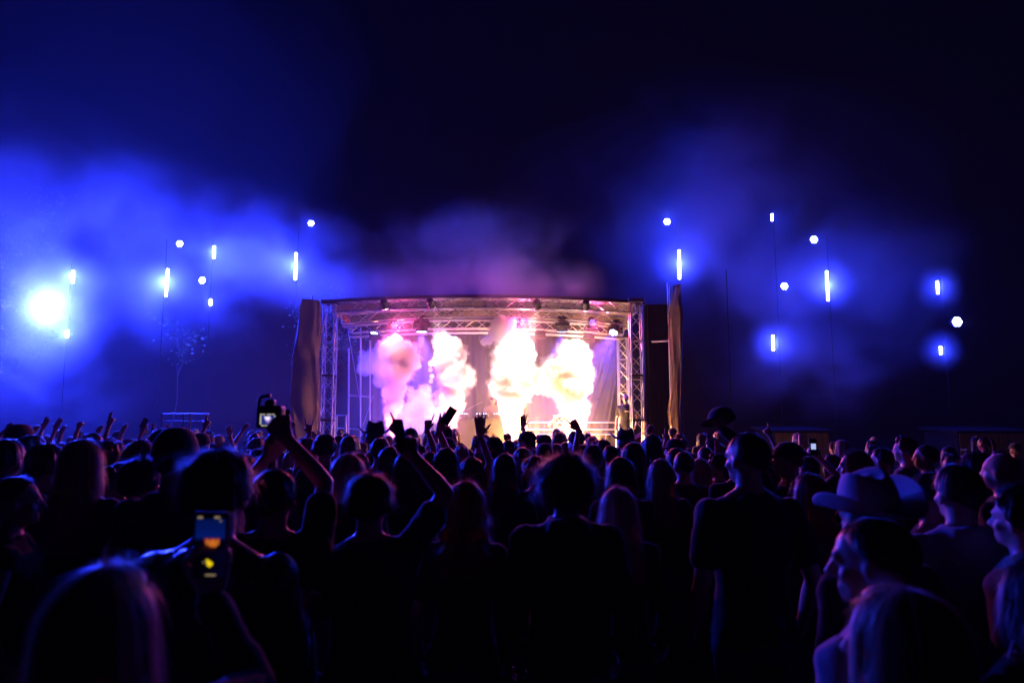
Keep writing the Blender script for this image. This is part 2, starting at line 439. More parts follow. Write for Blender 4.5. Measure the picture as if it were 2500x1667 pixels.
# rear guard rail
gr = empty('guard_rail', (0, SY1 - 0.25, DECK), label='aluminium guard rail with three bars along the back of the stage', cat='railing')
go = Vector((0, SY1 - 0.25, DECK)); gy = SY1 - 0.25
gz = [P(1400, y, gy).z for y in (1031, 1048, 1060)]
for za in gz:
    rod('bar', Vector((P(1285, 1030, gy).x, gy, za)) - go, Vector((P(1503, 1030, gy).x, gy, za)) - go, 0.022, M['alu'], gr)
for x in (1285, 1352, 1420, 1503):
    rod('post', Vector((P(x, 1030, gy).x, gy, DECK)) - go, Vector((P(x, 1030, gy).x, gy, gz[0] + 0.02)) - go, 0.022, M['alu'], gr)
# small stage steps rails
for xa, xb, y0, lab, yy in ((822, 845, 1013, 'small aluminium stair rail beside the left stage tower', 17.3), (1568, 1577, 1030, 'narrow aluminium ladder rail right of the right stage tower', 17.4)):
    A, B = P(xa, y0, yy), P(xb, y0, yy); o0 = Vector((A.x, yy, 0))
    t = empty('stair_rail', o0, label=lab, cat='railing')
    for p in (A, B): rod('post', Vector((p.x, yy, 0)) - o0, p - o0, 0.024, M['alu'], t)
    for k in range(4): rod('rung', Vector((A.x, yy, A.z - 0.02 - 0.32 * k)) - o0, Vector((B.x, yy, A.z - 0.02 - 0.32 * k)) - o0, 0.022, M['alu'], t)
# truss podium near the right smoke jet
pb = P(1365, 1000, 17.7); o0 = Vector((pb.x, 17.7, DECK))
t = empty('truss_podium', o0, label='short upright truss pedestal standing at the right smoke jet', cat='truss')
truss('frame', t, [(0, 0, 0.0), (0, 0, P(1365, 1016, 17.7).z - DECK)], (0.12, 0, 0), (0, 0.12, 0), 0.26, M['alu'])
MB().box((0, 0, P(1365, 1016, 17.7).z - DECK + 0.02), (0.3, 0.3, 0.03)).build('top_plate', M['alu'], t)

# DJ desk
DY = 18.2
A, B = P(1104, 1019, DY), P(1246, 1019, DY)
o0 = Vector(((A.x + B.x) / 2, DY, DECK)); W = B.x - A.x; HT = A.z - DECK
t = empty('dj_desk', o0, label='black draped disc jockey desk in the middle of the stage', cat='desk')
MB().box((0, 0.3, HT - 0.03), (W + 0.06, 0.72, 0.05)).build('desk_top', M['black_metal'], t, bevel=0.008)
MB().box((0, 0.3, (HT - 0.06) / 2), (W, 0.64, HT - 0.06)).build('drape', M['black_cloth'], t)
ledw = emit('console_light', (1, 0.75, 0.9), 6); ledb = emit('console_blue_light', (0.4, 0.5, 1), 6)
for k, (cx, lab) in enumerate(((-W * 0.33, 'left black turntable deck on the desk'), (0.0, 'black mixer between the two decks on the desk'), (W * 0.30, 'right black turntable deck on the desk'))):
    d = empty('mixer' if k == 1 else 'media_player', o0 + Vector((cx, 0.24, HT - 0.005)), label=lab, cat='mixer' if k == 1 else 'deck')
    MB().box((0, 0, 0.05), (0.32, 0.36, 0.09)).build('body', M['black_metal'], d, bevel=0.008)
    if k != 1: MB().lathe((0, 0, 0.095), [(0.10, 0), (0.10, 0.012), (0.09, 0.016)], 20).build('jog_wheel', M['alu'], d, smooth=False)
    for i in range(5): MB().lathe((-0.12 + 0.06 * i, -0.13, 0.095), [(0.012, 0), (0.011, 0.022)], 10).build('knob', ledw if (i + k) % 2 else ledb, d)

# ---------------------------------------------------------------- cloth wings beside the stage
def cloth_tower(name, table, Y, depth, mat, label, seed, amp, shear=0.0):
    """table: (py, px_left, px_right) down the height -> crumpled wrapped cloth"""
    base = Vector(((P(table[-1][1], table[-1][0], Y).x + P(table[-1][2], table[-1][0], Y).x) / 2, Y, 0))
    t = empty(name, base, label=label, cat='tarp')
    mb = MB(); nz, na = 90, 40
    def row(s):
        y = table[0][0] + (table[-1][0] - table[0][0]) * s
        for r0, r1 in zip(table, table[1:]):
            if r0[0] <= y <= r1[0]:
                u = (y - r0[0]) / (r1[0] - r0[0]); return y, r0[1] + (r1[1] - r0[1]) * u, r0[2] + (r1[2] - r0[2]) * u
        return table[-1]
    for j in range(nz + 1):
        y, xl, xr = row(j / nz); A, B = P(xl, y, Y), P(xr, y, Y)
        z = A.z if j < nz else 0.02
        c = (A.x + B.x) / 2; hw_ = (B.x - A.x) / 2
        for i in range(na):
            a = 2 * math.pi * i / na
            ca, sa = math.cos(a), math.sin(a)
            sx = math.copysign(abs(ca) ** 0.6, ca); sy = math.copysign(abs(sa) ** 0.8, sa)
            nn = amp * mnoise.fractal((ca * 1.5 + seed, sa * 1.5, z * 1.1), 1.0, 2.2, 4)
            fold = amp * 0.7 * math.sin(6 * a + 3.0 * z + 4 * mnoise.noise((z * .8, seed, 0)))
            mb.v.append((c + sx * hw_ + nn * 0.6 - base.x, (sy * depth + nn + fold * 0.5) + shear * (c + sx * hw_ - base.x), z))
    for j in range(nz):
        for i in range(na):
            k = j * na; i2 = (i + 1) % na
            mb.f.append((k + i, k + na + i, k + na + i2, k + i2))
    mb.f.append(tuple(range(na)))
    mb.build('cloth', mat, t, smooth=True)
    rod('pole', (0, 0, 0), (0, 0, P(0, table[0][0] - 10, Y).z), 0.03, M['alu'], t)
    return t
cloth_tower('wrapped_scaffold', [(733, 741, 780), (760, 735, 781), (800, 730, 780), (860, 724, 778), (930, 718, 777), (985, 714, 776), (1020, 722, 775), (1062, 720, 771), (1300, 720, 770)], 16.6, 0.13, M['tarp'],
             'wide beige tarp wrapped round the scaffold left of the stage', 2.0, 0.055, 0.5)
cloth_tower('wrapped_scaffold', [(700, 1642, 1656), (740, 1638, 1656), (765, 1633, 1660), (800, 1632, 1660), (900, 1637, 1658), (960, 1637, 1657), (1000, 1631, 1656), (1030, 1633, 1658), (1060, 1640, 1656), (1300, 1640, 1654)], 16.6, 0.10, M['tarp'],
             'narrow crumpled beige tarp pillar standing right of the stage', 7.0, 0.035, -1.0)
tp = P(1636, 832, 16.7); rod_o = rod('scaffold_tube', tp, P(1592, 834, 17.6), 0.024, M['alu'])
tag(rod_o, 'short horizontal scaffold tube sticking out of the right tarp pillar', 'tube')
# ladder beside left tarp
A = P(780, 790, 16.9); o0 = Vector((A.x, 16.9, 0))
t = empty('ladder', o0, label='thin upright ladder pole with rungs beside the wide left tarp', cat='ladder')
rod('rail', (0, 0, 0), (0, 0, A.z), 0.018, M['alu'], t)
for k in range(9): rod('rung', (0, 0, 0.5 + 0.45 * k), (0.06, 0, 0.5 + 0.45 * k), 0.010, M['alu'], t)
# black scrims that close the wings
def scrim(x0, x1, ytop, Y, label):
    A, B = P(x0, ytop, Y), P(x1, ytop, Y); o0 = Vector(((A.x + B.x) / 2, Y, 0))
    t = empty('black_scrim', o0, label=label, cat='curtain'); mb = MB(); n = 60
    for i in range(n + 1):
        x = A.x + (B.x - A.x) * i / n - o0.x; y = 0.04 * math.sin(i * 0.9) + 0.02 * math.sin(i * 2.3)
        mb.v += [(x, y, 0.02), (x, y * 0.6, A.z)]
    for i in range(n): mb.f.append((2 * i, 2 * i + 2, 2 * i + 3, 2 * i + 1))
    mb.build('cloth', M['mast'], t, smooth=True)
    rod('top_bar', (A.x - o0.x, 0, A.z), (B.x - o0.x, 0, A.z), 0.024, M['mast'], t)
    for e in (A.x, B.x): rod('post', (e - o0.x, 0.05, 0), (e - o0.x, 0.05, A.z), 0.024, M['mast'], t)
scrim(1575, 1640, 745, 17.9, 'black scrim hanging between the right stage tower and tarp pillar')

# ---------------------------------------------------------------- lamps on the stage trusses
lens_blue = emit('lamp_glass_blue_white', (0.45, 0.55, 1.0), 14)
lens_dim = emit('lamp_glass_dim_violet', (0.35, 0.25, 1.0), 1.2)
def moving_head(px, py, Y, top, yaw, tilt, lens, label, s=1.0):
    c = P(px, py, Y); o0 = Vector((c.x, Y, top))
    t = empty('moving_head', o0, label=label, cat='stage light', group='moving head lamps under the stage roof')
    dz = c.z - top
    q = MB().box((0, 0, -0.05), (0.05, 0.07, 0.12)); q.box((-0.09 * s, 0, -0.05), (0.03, 0.06, 0.1)); q.box((0.09 * s, 0, -0.05), (0.03, 0.06, 0.1))
    q.build('clamp', M['black_metal'], t)
    MB().box((0, 0, -0.14), (0.32 * s, 0.26 * s, 0.11)).build('base', M['black_metal'], t, bevel=0.02)
    yk = MB()
    for sgn in (-1, 1): yk.box((sgn * 0.165 * s, 0, dz / 2 - 0.10), (0.045, 0.10 * s, abs(dz) - 0.08))
    yk.box((0, 0, -0.215), (0.37 * s, 0.14 * s, 0.05)); yk.build('yoke', M['black_metal'], t, bevel=0.012)
    hd = empty_part = None
    ax = Matrix.Rotation(yaw, 3, 'Z') @ Vector((0, -math.sin(tilt), -math.cos(tilt)))
    hm = MB().lathe((0, 0, dz), [(0.07 * s, -0.17 * s), (0.12 * s, -0.13 * s), (0.135 * s, 0.02), (0.125 * s, 0.13 * s), (0.128 * s, 0.17 * s)], 20, ax)
    hd = hm.build('head', M['black_metal'], t, smooth=False)
    lm = MB(); base_c = Vector((0, 0, dz)) + ax * (0.172 * s); qv = ax.to_track_quat('Z', 'Y')
    for k in range(7):
        o = Vector((0, 0, 0)) if k == 0 else Vector((0.075 * s * math.cos(k * math.pi / 3), 0.075 * s * math.sin(k * math.pi / 3), 0))
        lm.lathe(base_c + qv @ o, [(0.034 * s, 0), (0.028 * s, 0.012), (0.01, 0.016)], 12, ax)
    lm.build('lens', lens, t)
    return t, o0 + base_c, ax
def zt(tr, x, dz): # height of a truss at X
    for a, b in zip(tr, tr[1:]):
        if a.x <= x <= b.x: return a.z + (b.z - a.z) * (x - a.x) / (b.x - a.x) + dz
    return tr[-1].z + dz
heads = [ (1030, 790, 'B', 0.1, -0.05, lens_blue, 'large moving head with bright lens above the second smoke jet', 1.25),
          (1277, 783, 'B', 0.0, 1.25, lens_dim, 'moving head with dim dotted lens right of the tallest smoke jet', 0.9),
          (1372, 790, 'B', 0.0, -0.25, lens_blue, 'large moving head with blue lens above the right smoke jet', 1.2),
          (1445, 785, 'B', 0.0, 1.25, lens_dim, 'moving head with dim dotted lens third from the right stage tower', 0.9),
          (1501, 798, 'B', -0.6, 0.6, lens_blue, 'moving head tilted left, nearest the right stage tower', 1.15),
          (917, 800, 'C', -0.5, 0.3, lens_blue, 'moving head with faint blue lens, nearest the left stage tower', 1.0),
          (1318, 803, 'C', 0.0, -0.1, lens_dim, 'rear moving head between the two brightest smoke jets', 1.0),
          (1436, 806, 'C', 0.2, -0.1, lens_dim, 'rear moving head low behind the dim dotted lamp', 1.0),
          (960, 790, 'B', 0.4, 1.2, lens_dim, 'moving head hanging above the pink smoke jet', 0.9) ]
spots = []
for px, py, tr, yaw, tilt, lens, lab, s in heads:
    Y = SY0 + 1.15 if tr == 'B' else SY1 - 0.05
    T = trB if tr == 'B' else trC
    x = P(px, py, Y).x
    top = zt(T, x, -h)
    spots.append((lens,) + moving_head(px, py, Y, top, yaw, tilt, lens, lab, s)[1:])
pars = []
parlens = emit('par_lamp_glass', (1.0, 0.62, 0.55), 3.0)
for px, py, lab in ((938, 740, 'small par lamp on the front truss, leftmost of the four'), (1051, 739, 'par lamp with hanging cable on the front truss above the second smoke jet'),
                    (1311, 741, 'par lamp on the front truss between the two brightest smoke jets'), (1431, 743, 'par lamp with open barn doors on the front truss near the right tower')):
    Y = SY0 - 0.22; c = P(px, py, Y); o0 = Vector((c.x, Y, zt(trA, c.x, 0.0)))
    t = empty('par_lamp', o0, label=lab, cat='stage light', group='par lamps on the front truss')
    ax = Vector((0.15, 0.75, -0.65)).normalized(); dz = c.z - o0.z
    MB().lathe((0, 0, dz), [(0.05, -0.12), (0.085, -0.08), (0.095, 0.10), (0.10, 0.12)], 16, ax).build('can', M['black_metal'], t)
    MB().lathe(Vector((0, 0, dz)) + ax * 0.122, [(0.09, 0), (0.06, 0.01)], 16, ax).build('lens', parlens, t)
    q = MB().path([(0, 0.13, 0), (-0.12, 0.06, 0.02), (-0.12, 0, dz), ], 0.01, 6); q.path([(0, 0.13, 0), (0.12, 0.06, 0.02), (0.12, 0, dz)], 0.01, 6)
    q.build('bracket', M['black_metal'], t); pars.append((c + ax * 0.14, ax))
    for s_ in (-1, 1): MB().box(Vector((0.105 * s_, 0, dz)) + ax * 0.16, (0.006, 0.12, 0.13), Matrix.Rotation(0.5 * s_, 3, 'Y')).build('barn_door', M['black_metal'], t)

# ---------------------------------------------------------------- smoke jets
puff_mat = vol_mat('dense_smoke', 15.0, (0.9995, 0.999, 0.999), 0.0)
fringe_mat = vol_mat('smoke_fringe', 1.5, (0.99, 0.99, 0.99), 0.0)
thin_mat = vol_mat('thin_smoke', 2.5, (0.99, 0.99, 0.99), 0.0)
def plume(name, label, blobs, Y, mat, amp=0.088, voxel=0.032, seed=0, dvar=0.12, ystretch=0.8, fringe=False):
    rng = random.Random(seed); m = bmesh.new(); k = Y / FPX
    for (x, y, r) in blobs:
        c = P(x, y, Y); c.y += rng.uniform(-dvar, dvar)
        bmesh.ops.create_icosphere(m, subdivisions=3, radius=r * k, matrix=Matrix.Translation(c) @ Matrix.Diagonal((1, ystretch, 1, 1)))
    me = bpy.data.meshes.new(name); m.to_mesh(me); m.free()
    o = bpy.data.objects.new(name, me); COL.objects.link(o)
    md = o.modifiers.new('r', 'REMESH'); md.mode = 'VOXEL'; md.voxel_size = voxel
    bpy.context.view_layer.update(); dg = bpy.context.evaluated_depsgraph_get()
    m2 = bpy.data.meshes.new_from_object(o.evaluated_get(dg)); o.modifiers.clear(); o.data = m2
    n = len(m2.vertices); co = np.empty(n * 3); m2.vertices.foreach_get('co', co); co = co.reshape(-1, 3)
    no = np.empty(n * 3); m2.vertices.foreach_get('normal', no); no = no.reshape(-1, 3)
    zlo = min(P(b[0], b[1], Y).z for b in blobs)
    for i in range(n):
        p = Vector(co[i]); w = min(1.0, 0.25 + (p.z - zlo) * 0.9)
        big = mnoise.noise(p * 2.6 + Vector((seed * 3.3, 0, 0)))
        cell = mnoise.voronoi(p * 4.5 + Vector((0, seed, 0)))[0][0]; cell2 = mnoise.voronoi(p * 11 + Vector((seed, 0, 0)))[0][0]
        cell3 = mnoise.voronoi(p * 23 + Vector((seed, 7, 0)))[0][0]
        co[i] += no[i] * amp * w * (0.8 * big + 1.25 * (0.45 - cell) + 0.85 * (0.45 - cell2) + 0.40 * (0.45 - cell3))
    m2.vertices.foreach_set('co', co.ravel()); m2.update()
    m2.materials.clear(); m2.materials.append(mat)
    m2.polygons.foreach_set('use_smooth', [True] * len(m2.polygons))
    if fringe:
        f = plume('fringe', None, [(x, y, r * 1.12 + 2) for x, y, r in blobs], Y, fringe_mat, amp=0.17, voxel=0.05, seed=seed + 50, dvar=dvar, ystretch=ystretch)
        f.parent = o
    if label is None: return o
    return tag(o, label, 'smoke')
def stem(x0, y0, x1, y1, r0, r1, n=10):
    return [(x0 + (x1 - x0) * i / n, y0 + (y1 - y0) * i / n, r0 + (r1 - r0) * i / n) for i in range(n + 1)]
JY = 17.5
plume('smoke_plume', 'leftmost smoke jet, a pink column mushrooming to the left', stem(957, 1085, 962, 930, 7, 30) + [(965, 895, 44), (985, 868, 36), (955, 862, 36), (968, 842, 24), (1000, 880, 26), (985, 905, 30)], JY, puff_mat, seed=12, fringe=True)
plume('smoke_plume', 'soft mauve puff spreading left of the pink smoke jet', [(905, 880, 34), (925, 868, 30), (893, 898, 24), (940, 900, 30), (930, 925, 24)], JY + 0.5, thin_mat, amp=0.16, seed=2)
plume('smoke_plume', 'low bluish white smoke cloud between the two left jets', [(1000, 1005, 34), (1025, 985, 34), (1050, 1005, 34), (985, 1040, 26), (1005, 965, 22), (1040, 965, 20), (975, 1065, 16), (1012, 1035, 30)], JY + 0.45, thin_mat, amp=0.16, seed=3)
plume('smoke_plume', 'second smoke jet from the left, white with a pink left edge', stem(1097, 1080, 1100, 960, 7, 30) + [(1110, 915, 42), (1132, 918, 26), (1092, 880, 36), (1105, 848, 26), (1083, 838, 28), (1070, 818, 16), (1120, 870, 24), (1118, 965, 20), (1125, 990, 13)], JY, puff_mat, seed=4, fringe=True)
plume('smoke_plume', 'small bright blob of smoke between the two left jets', [(1052, 888, 9), (1060, 885, 8), (1066, 882, 7), (1050, 902, 7), (1054, 918, 7), (1051, 930, 6)], JY + 0.9, puff_mat, amp=0.03, voxel=0.02, seed=5)
plume('smoke_plume', 'tallest white smoke jet, forked at its top', stem(1247, 1085, 1247, 985, 9, 32) + [(1245, 945, 44), (1240, 905, 42), (1255, 905, 44), (1250, 865, 42), (1262, 845, 34), (1285, 850, 22), (1295, 868, 18), (1232, 812, 28), (1222, 795, 24), (1248, 790, 14), (1205, 815, 18), (1188, 832, 13), (1280, 905, 30), (1213, 940, 20), (1268, 960, 30)], JY, puff_mat, seed=6, fringe=True)
plume('smoke_plume', 'rightmost broad white smoke jet with rounded crown', stem(1404, 1085, 1402, 985, 10, 36) + [(1400, 945, 44), (1395, 905, 46), (1408, 868, 34), (1408, 848, 22), (1385, 862, 28), (1348, 892, 24), (1335, 905, 20), (1365, 915, 36), (1425, 915, 24), (1340, 935, 30), (1312, 940, 24), (1370, 950, 24), (1315, 915, 18)], JY, puff_mat, seed=7, fringe=True)

# jet machines with their own warm lamp ring
warm_glow = emit('jet_lamp_glass', (1.0, 0.75, 0.45), 20)
jets = []
for x, lab in ((957, 'leftmost smoke jet machine on the stage edge'), (1097, 'smoke jet machine below the second plume'), (1247, 'smoke jet machine below the tallest plume'), (1404, 'rightmost smoke jet machine on the stage edge')):
    b = P(x, 1085, JY); o0 = Vector((b.x, JY, DECK))
    t = empty('smoke_machine', o0, label=lab, cat='smoke machine', group='smoke jet machines on the stage edge')
    MB().box((0, 0, 0.10), (0.34, 0.30, 0.20)).build('body', M['black_metal'], t, bevel=0.02)
    MB().lathe((0, 0, 0.2), [(0.06, 0), (0.045, 0.06), (0.05, 0.09)], 16).build('nozzle', M['alu'], t)
    for k in range(6):
        a = k * math.pi / 3; MB().lathe((0.11 * math.cos(a), 0.10 * math.sin(a), 0.2), [(0.03, 0), (0.02, 0.015)], 10).build('lamp', warm_glow, t)
    jets.append(o0)
# ---------------------------------------------------------------- light from the lamps, plus added plume and backdrop lights
def lamp(name, kind, loc, power, col, radius=0.06, parent=None, aim=None, angle=None, blend=0.4):
    d = bpy.data.lights.new(name, kind); d.energy = power; d.color = col
    if kind in ('POINT', 'SPOT'): d.shadow_soft_size = radius
    o = bpy.data.objects.new(name, d); COL.objects.link(o); o.location = loc
    if aim is not None:
        o.rotation_euler = (Vector(aim) - Vector(loc)).to_track_quat('-Z', 'Y').to_euler()
    if kind == 'SPOT': d.spot_size = angle; d.spot_blend = blend
    return o
bead = emit('led_bead_blue', (0.30, 0.36, 1.0), 60)
mast_id = {}
def mast(px, py_top, Y, label):
    top = P(px, py_top, Y); o0 = Vector((top.x, Y, 0))
    t = empty('lamp_mast', o0, label=label, cat='mast', group='black lamp masts')
    rod('pole', (0, 0, 0), (0, 0, top.z), 0.011, M['mast'], t)
    MB().box((0, 0, 0.04), (0.7, 0.7, 0.08)).build('foot', M['mast'], t)
    return t
BEAD = MB().lathe((0, 0, 0), [(0.046, 0), (0.040, 0.02), (0.016, 0.036)], 12, (0, -1, 0)).mesh('led', bead)
def led_bar(px, py0, py1, Y, label, power, lean=0.0, narrow=1.0):
    a, b = P(px, py0, Y), P(px - lean, py1, Y); c = (a + b) / 2
    t = empty('led_bar', b, label=label, cat='led light', group='upright blue led bars')
    L = (a - b).length; d = (a - b).normalized()
    MB().box((a - b) / 2 + Vector((0, 0.04, 0)), (0.09, 0.06, L + 0.08), d.to_track_quat('Z', 'Y').to_matrix()).build('housing', M['black_metal'], t)
    n = max(3, round(L / 0.085))
    for k in range(n):
        link_mesh('led', BEAD, t, Matrix.Translation((a - b) * ((k + .5) / n) + Vector((0, 0.005, 0))))
    MB().tube((0, 0.06, L / 2), (0, 0.22, L / 2), 0.02, n=8).build('clamp', M['black_metal'], t)
    lamp('led_bar_light', 'POINT', c + Vector((0, -0.09, 0)), power, BLUE, 0.03)
def round_lamp(px, py, Y, rad, label, power, dirx=0.0, strength=None):
    c = P(px, py, Y)
    t = empty('round_lamp', c, label=label, cat='round light', group='round seven-lens lamps')
    MB().lathe((0, 0, 0), [(rad * 0.7, -0.16), (rad * 1.05, -0.10), (rad * 1.12, 0.03)], 20, (dirx, -1, 0)).build('can', M['black_metal'], t)
    if strength: MB().lathe((0, -0.032, 0), [(rad * 1.1, 0), (rad, 0.03), (rad * 0.3, 0.05)], 40, (0, -1, 0)).build('lens', strength, t)
    for k in range(0 if strength else 7):
        o = (0, 0) if k == 0 else (rad * 0.66 * math.cos(k * math.pi / 3), rad * 0.66 * math.sin(k * math.pi / 3))
        MB().lathe((o[0], -0.032, o[1]), [(rad * 0.40, 0), (rad * 0.34, 0.02), (rad * 0.1, 0.03)], 20, (0, -1, 0)).build('lens', bead, t)
    q = MB().path([(-rad * 1.2, 0, 0), (-rad * 1.2, 0.12, 0), (0, 0.2, 0)], 0.012, 6); q.path([(rad * 1.2, 0, 0), (rad * 1.2, 0.12, 0), (0, 0.2, 0)], 0.012, 6)
    q.build('bracket', M['black_metal'], t)
    if power: lamp('round_lamp_light', 'POINT', c + Vector((0, -0.12, 0)), power, BLUE, 0.05)
LY = 21.5
KL, KR = 3.8, 2.6
for px, py, lab in ((176, 640, 'black lamp mast at the far left, carrying the dazzling lamp'), (408, 585, 'black lamp mast carrying the longest left led bar'), (520, 588, 'black lamp mast second left of the stage'), (730, 535, 'black lamp mast nearest the left stage tower'),
                (1655, 530, 'black lamp mast nearest the right tarp pillar'), (1888, 515, 'black lamp mast right of the thin bare pole'), (2018, 575, 'black lamp mast carrying the longest right led bar'), (2297, 680, 'black lamp mast at the far right')):
    mast(px, py, LY + 0.30, lab)
t = mast(1773, 660, 19.5, 'thin bare black pole right of the tarp pillar')
# left side
led_bar(410, 656, 724, LY, 'longest led bar on the left, above the lit sapling', 900 * KL, 5)
led_bar(523, 600, 632, LY, 'short led bar high on the mast left of the stage', 500 * KL, 1)
led_bar(179, 660, 692, LY, 'short led bar just above the dazzling lamp', 500 * KL, 1)
led_bar(165, 806, 824, LY, 'tiny led bar just under the dazzling lamp', 300 * KL, 1)
led_bar(514, 730, 746, LY, 'tiny led bar lowest on the mast left of the stage', 300 * KL, 0)
led_bar(723, 617, 684, LY, 'beaded led bar nearest the left stage tower', 500 * KL, 2)
round_lamp(440, 596, LY, 0.10, 'round lamp top right of the longest left led bar', 120 * KL)
round_lamp(495, 685, LY, 0.10, 'round lamp between the short left led bars', 120 * KL)
round_lamp(760, 546, LY, 0.09, 'round lamp high above the left stage tower', 60 * KL)
dazz = emit('dazzling_lens', (0.55, 0.6, 1.0), 260)
round_lamp(130, 752, LY - 0.6, 0.20, 'dazzling beam lamp at the far left', 4600 * KL, 0.0, dazz)
# right side
led_bar(1658, 610, 682, LY, 'long led bar above the right tarp pillar', 420 * KR, -1)
led_bar(1885, 522, 540, LY, 'tiny led bar highest on the right', 90 * KR)
led_bar(2018, 661, 735, LY, 'longest led bar on the right', 480 * KR, -4)
led_bar(1887, 818, 856, LY, 'short led bar low on the right, by itself', 260 * KR, -1)
led_bar(2288, 686, 718, LY, 'led bar high on the far right mast', 150 * KR, -2)
led_bar(2296, 845, 866, LY, 'tiny led bar lowest on the far right mast', 120 * KR, -1)
round_lamp(1628, 542, LY, 0.10, 'round lamp high above the right tarp pillar', 50 * KR)
round_lamp(1986, 586, LY, 0.11, 'round lamp top left of the longest right led bar', 60 * KR)
round_lamp(1914, 699, LY, 0.105, 'round lamp left of the longest right led bar', 60 * KR)
round_lamp(2335, 786, LY, 0.145, 'large round lamp at the far right', 120 * KR)
# moving heads and pars, plus fill lights added for plumes and backdrop
for lens, p, ax in spots:
    if lens is lens_blue: lamp('moving_head_light', 'SPOT', p + ax * 0.04, 2600, (0.22, 0.08, 1.0), 0.08, aim=p + ax, angle=R(75), blend=0.8)
    else: lamp('moving_head_light', 'SPOT', p + ax * 0.04, 1000, (1.0, 0.09, 0.34), 0.08, aim=p + ax, angle=R(110), blend=0.8)
for i, (o0, pw, col) in enumerate(zip(jets, (450, 700, 2300, 2300), ((1, 0.18, 0.30), (1, 0.22, 0.36), (1, 0.32, 0.22), (1, 0.34, 0.18)))):
    for sx, q in ((-0.25, 0.8), (0.45, 1.2)):
        p = o0 + Vector((sx, -0.60, 0.10))
        lamp('plume_fill_light', 'SPOT', p, pw * q, col, 0.06, aim=o0 + Vector((0, 0.1, 1.4)), angle=R(60), blend=0.9)  # spots without a fixture, added at the stage lip to brighten the plumes
for (p, ax), pw, col, (tx, tz) in zip(pars, (480, 2400, 5800, 5800), ((1, 0.30, 0.26), (1, 0.72, 0.64), (1, 0.82, 0.55), (1, 0.78, 0.44)), ((962, 890), (1105, 910), (1245, 890), (1385, 910))):
    lamp('par_light', 'SPOT', p + Vector((0, -0.02, -0.03)), pw, col, 0.07, aim=P(tx, tz, JY), angle=R(52), blend=0.8)
for o0 in jets[2:]:
    lamp('backdrop_fill_light', 'POINT', o0 + Vector((0.24, 0.25, 0.30)), 1000, (1, 0.42, 0.10), 0.04)  # added to turn the backdrop folds golden, apart from the machine's lamp ring
# ---------------------------------------------------------------- people: builders
def V(*a): return Vector(a)
_ico = {}
def ell(mb, c, r, rot=None, sub=2):
    if sub not in _ico:
        b = bmesh.new(); bmesh.ops.create_icosphere(b, subdivisions=sub, radius=1.0)
        _ico[sub] = ([v.co.copy() for v in b.verts], [tuple(v.index for v in f.verts) for f in b.faces]); b.free()
    vs, fs = _ico[sub]; c = Vector(c)
    if not hasattr(r, '__len__'): r = (r, r, r)
    out = []
    for v in vs:
        p = Vector((v.x * r[0], v.y * r[1], v.z * r[2]))
        if rot is not None: p = rot @ p
        out.append(c + p)
    mb.add(out, fs)
def caps(mb, a, b, ra, rb, n=12):
    a = Vector(a); b = Vector(b); d = b - a; L = d.length
    if L < 1e-6: return ell(mb, a, ra)
    q = d.to_track_quat('Z', 'Y'); prof = []
    for k in range(4): t = math.pi / 2 * k / 4; prof.append((max(1e-4, ra * math.sin(t)), -ra * math.cos(t)))
    prof.append((ra, 0)); prof.append((rb, L))
    for k in range(1, 5): t = math.pi / 2 * k / 4; prof.append((max(1e-4, rb * math.cos(t)), L + rb * math.sin(t)))
    vs = []
    for r, hh in prof:
        for i in range(n):
            t = 2 * math.pi * i / n; vs.append(a + q @ Vector((r * math.cos(t), r * math.sin(t), hh)))
    fs = [(k * n + i, k * n + (i + 1) % n, (k + 1) * n + (i + 1) % n, (k + 1) * n + i) for k in range(len(prof) - 1) for i in range(n)]
    fs += [tuple(range(n - 1, -1, -1)), tuple(range((len(prof) - 1) * n, len(prof) * n))]
    mb.add(vs, fs)
def loft(mb, secs, n=20, e=0.85):
    vs = []
    for z, rx, ry, yc in secs:
        for i in range(n):
            t = 2 * math.pi * i / n; c, s = math.cos(t), math.sin(t)
            vs.append((math.copysign(abs(c) ** e, c) * rx, yc + math.copysign(abs(s) ** e, s) * ry, z))
    fs = [(k * n + i, k * n + (i + 1) % n, (k + 1) * n + (i + 1) % n, (k + 1) * n + i) for k in range(len(secs) - 1) for i in range(n)]
    fs += [tuple(range(n - 1, -1, -1)), tuple(range((len(secs) - 1) * n, len(secs) * n))]
    mb.add(vs, fs)

def remeshed(name, mb, voxel, smooth=2, wrinkle=0.0, wscale=9.0, seed=0.0, decimate=1.0):
    me = mb.mesh(name); o = bpy.data.objects.new(name, me); COL.objects.link(o)
    md = o.modifiers.new('r', 'REMESH'); md.mode = 'VOXEL'; md.voxel_size = voxel
    if smooth: ms = o.modifiers.new('s', 'SMOOTH'); ms.factor = 0.5; ms.iterations = smooth
    if decimate < 1: dc = o.modifiers.new('d', 'DECIMATE'); dc.ratio = decimate
    bpy.context.view_layer.update(); dg = bpy.context.evaluated_depsgraph_get()
    m2 = bpy.data.meshes.new_from_object(o.evaluated_get(dg)); m2.name = name
    bpy.data.objects.remove(o); bpy.data.meshes.remove(me)
    if wrinkle:
        n = len(m2.vertices); co = np.empty(n * 3); m2.vertices.foreach_get('co', co); co = co.reshape(-1, 3)
        no = np.empty(n * 3); m2.vertices.foreach_get('normal', no); no = no.reshape(-1, 3)
        for i in range(n):
            x, y, z = co[i]
            w = mnoise.noise((x * wscale + seed, y * wscale, z * wscale * 0.55)) + 0.5 * mnoise.noise((x * wscale * 2.1, y * wscale * 2.1 + seed, z * wscale * 1.4 + x * 6))
            co[i] += no[i] * wrinkle * w
        m2.vertices.foreach_set('co', co.ravel()); m2.update()
    m2.polygons.foreach_set('use_smooth', [True] * len(m2.polygons))
    return m2

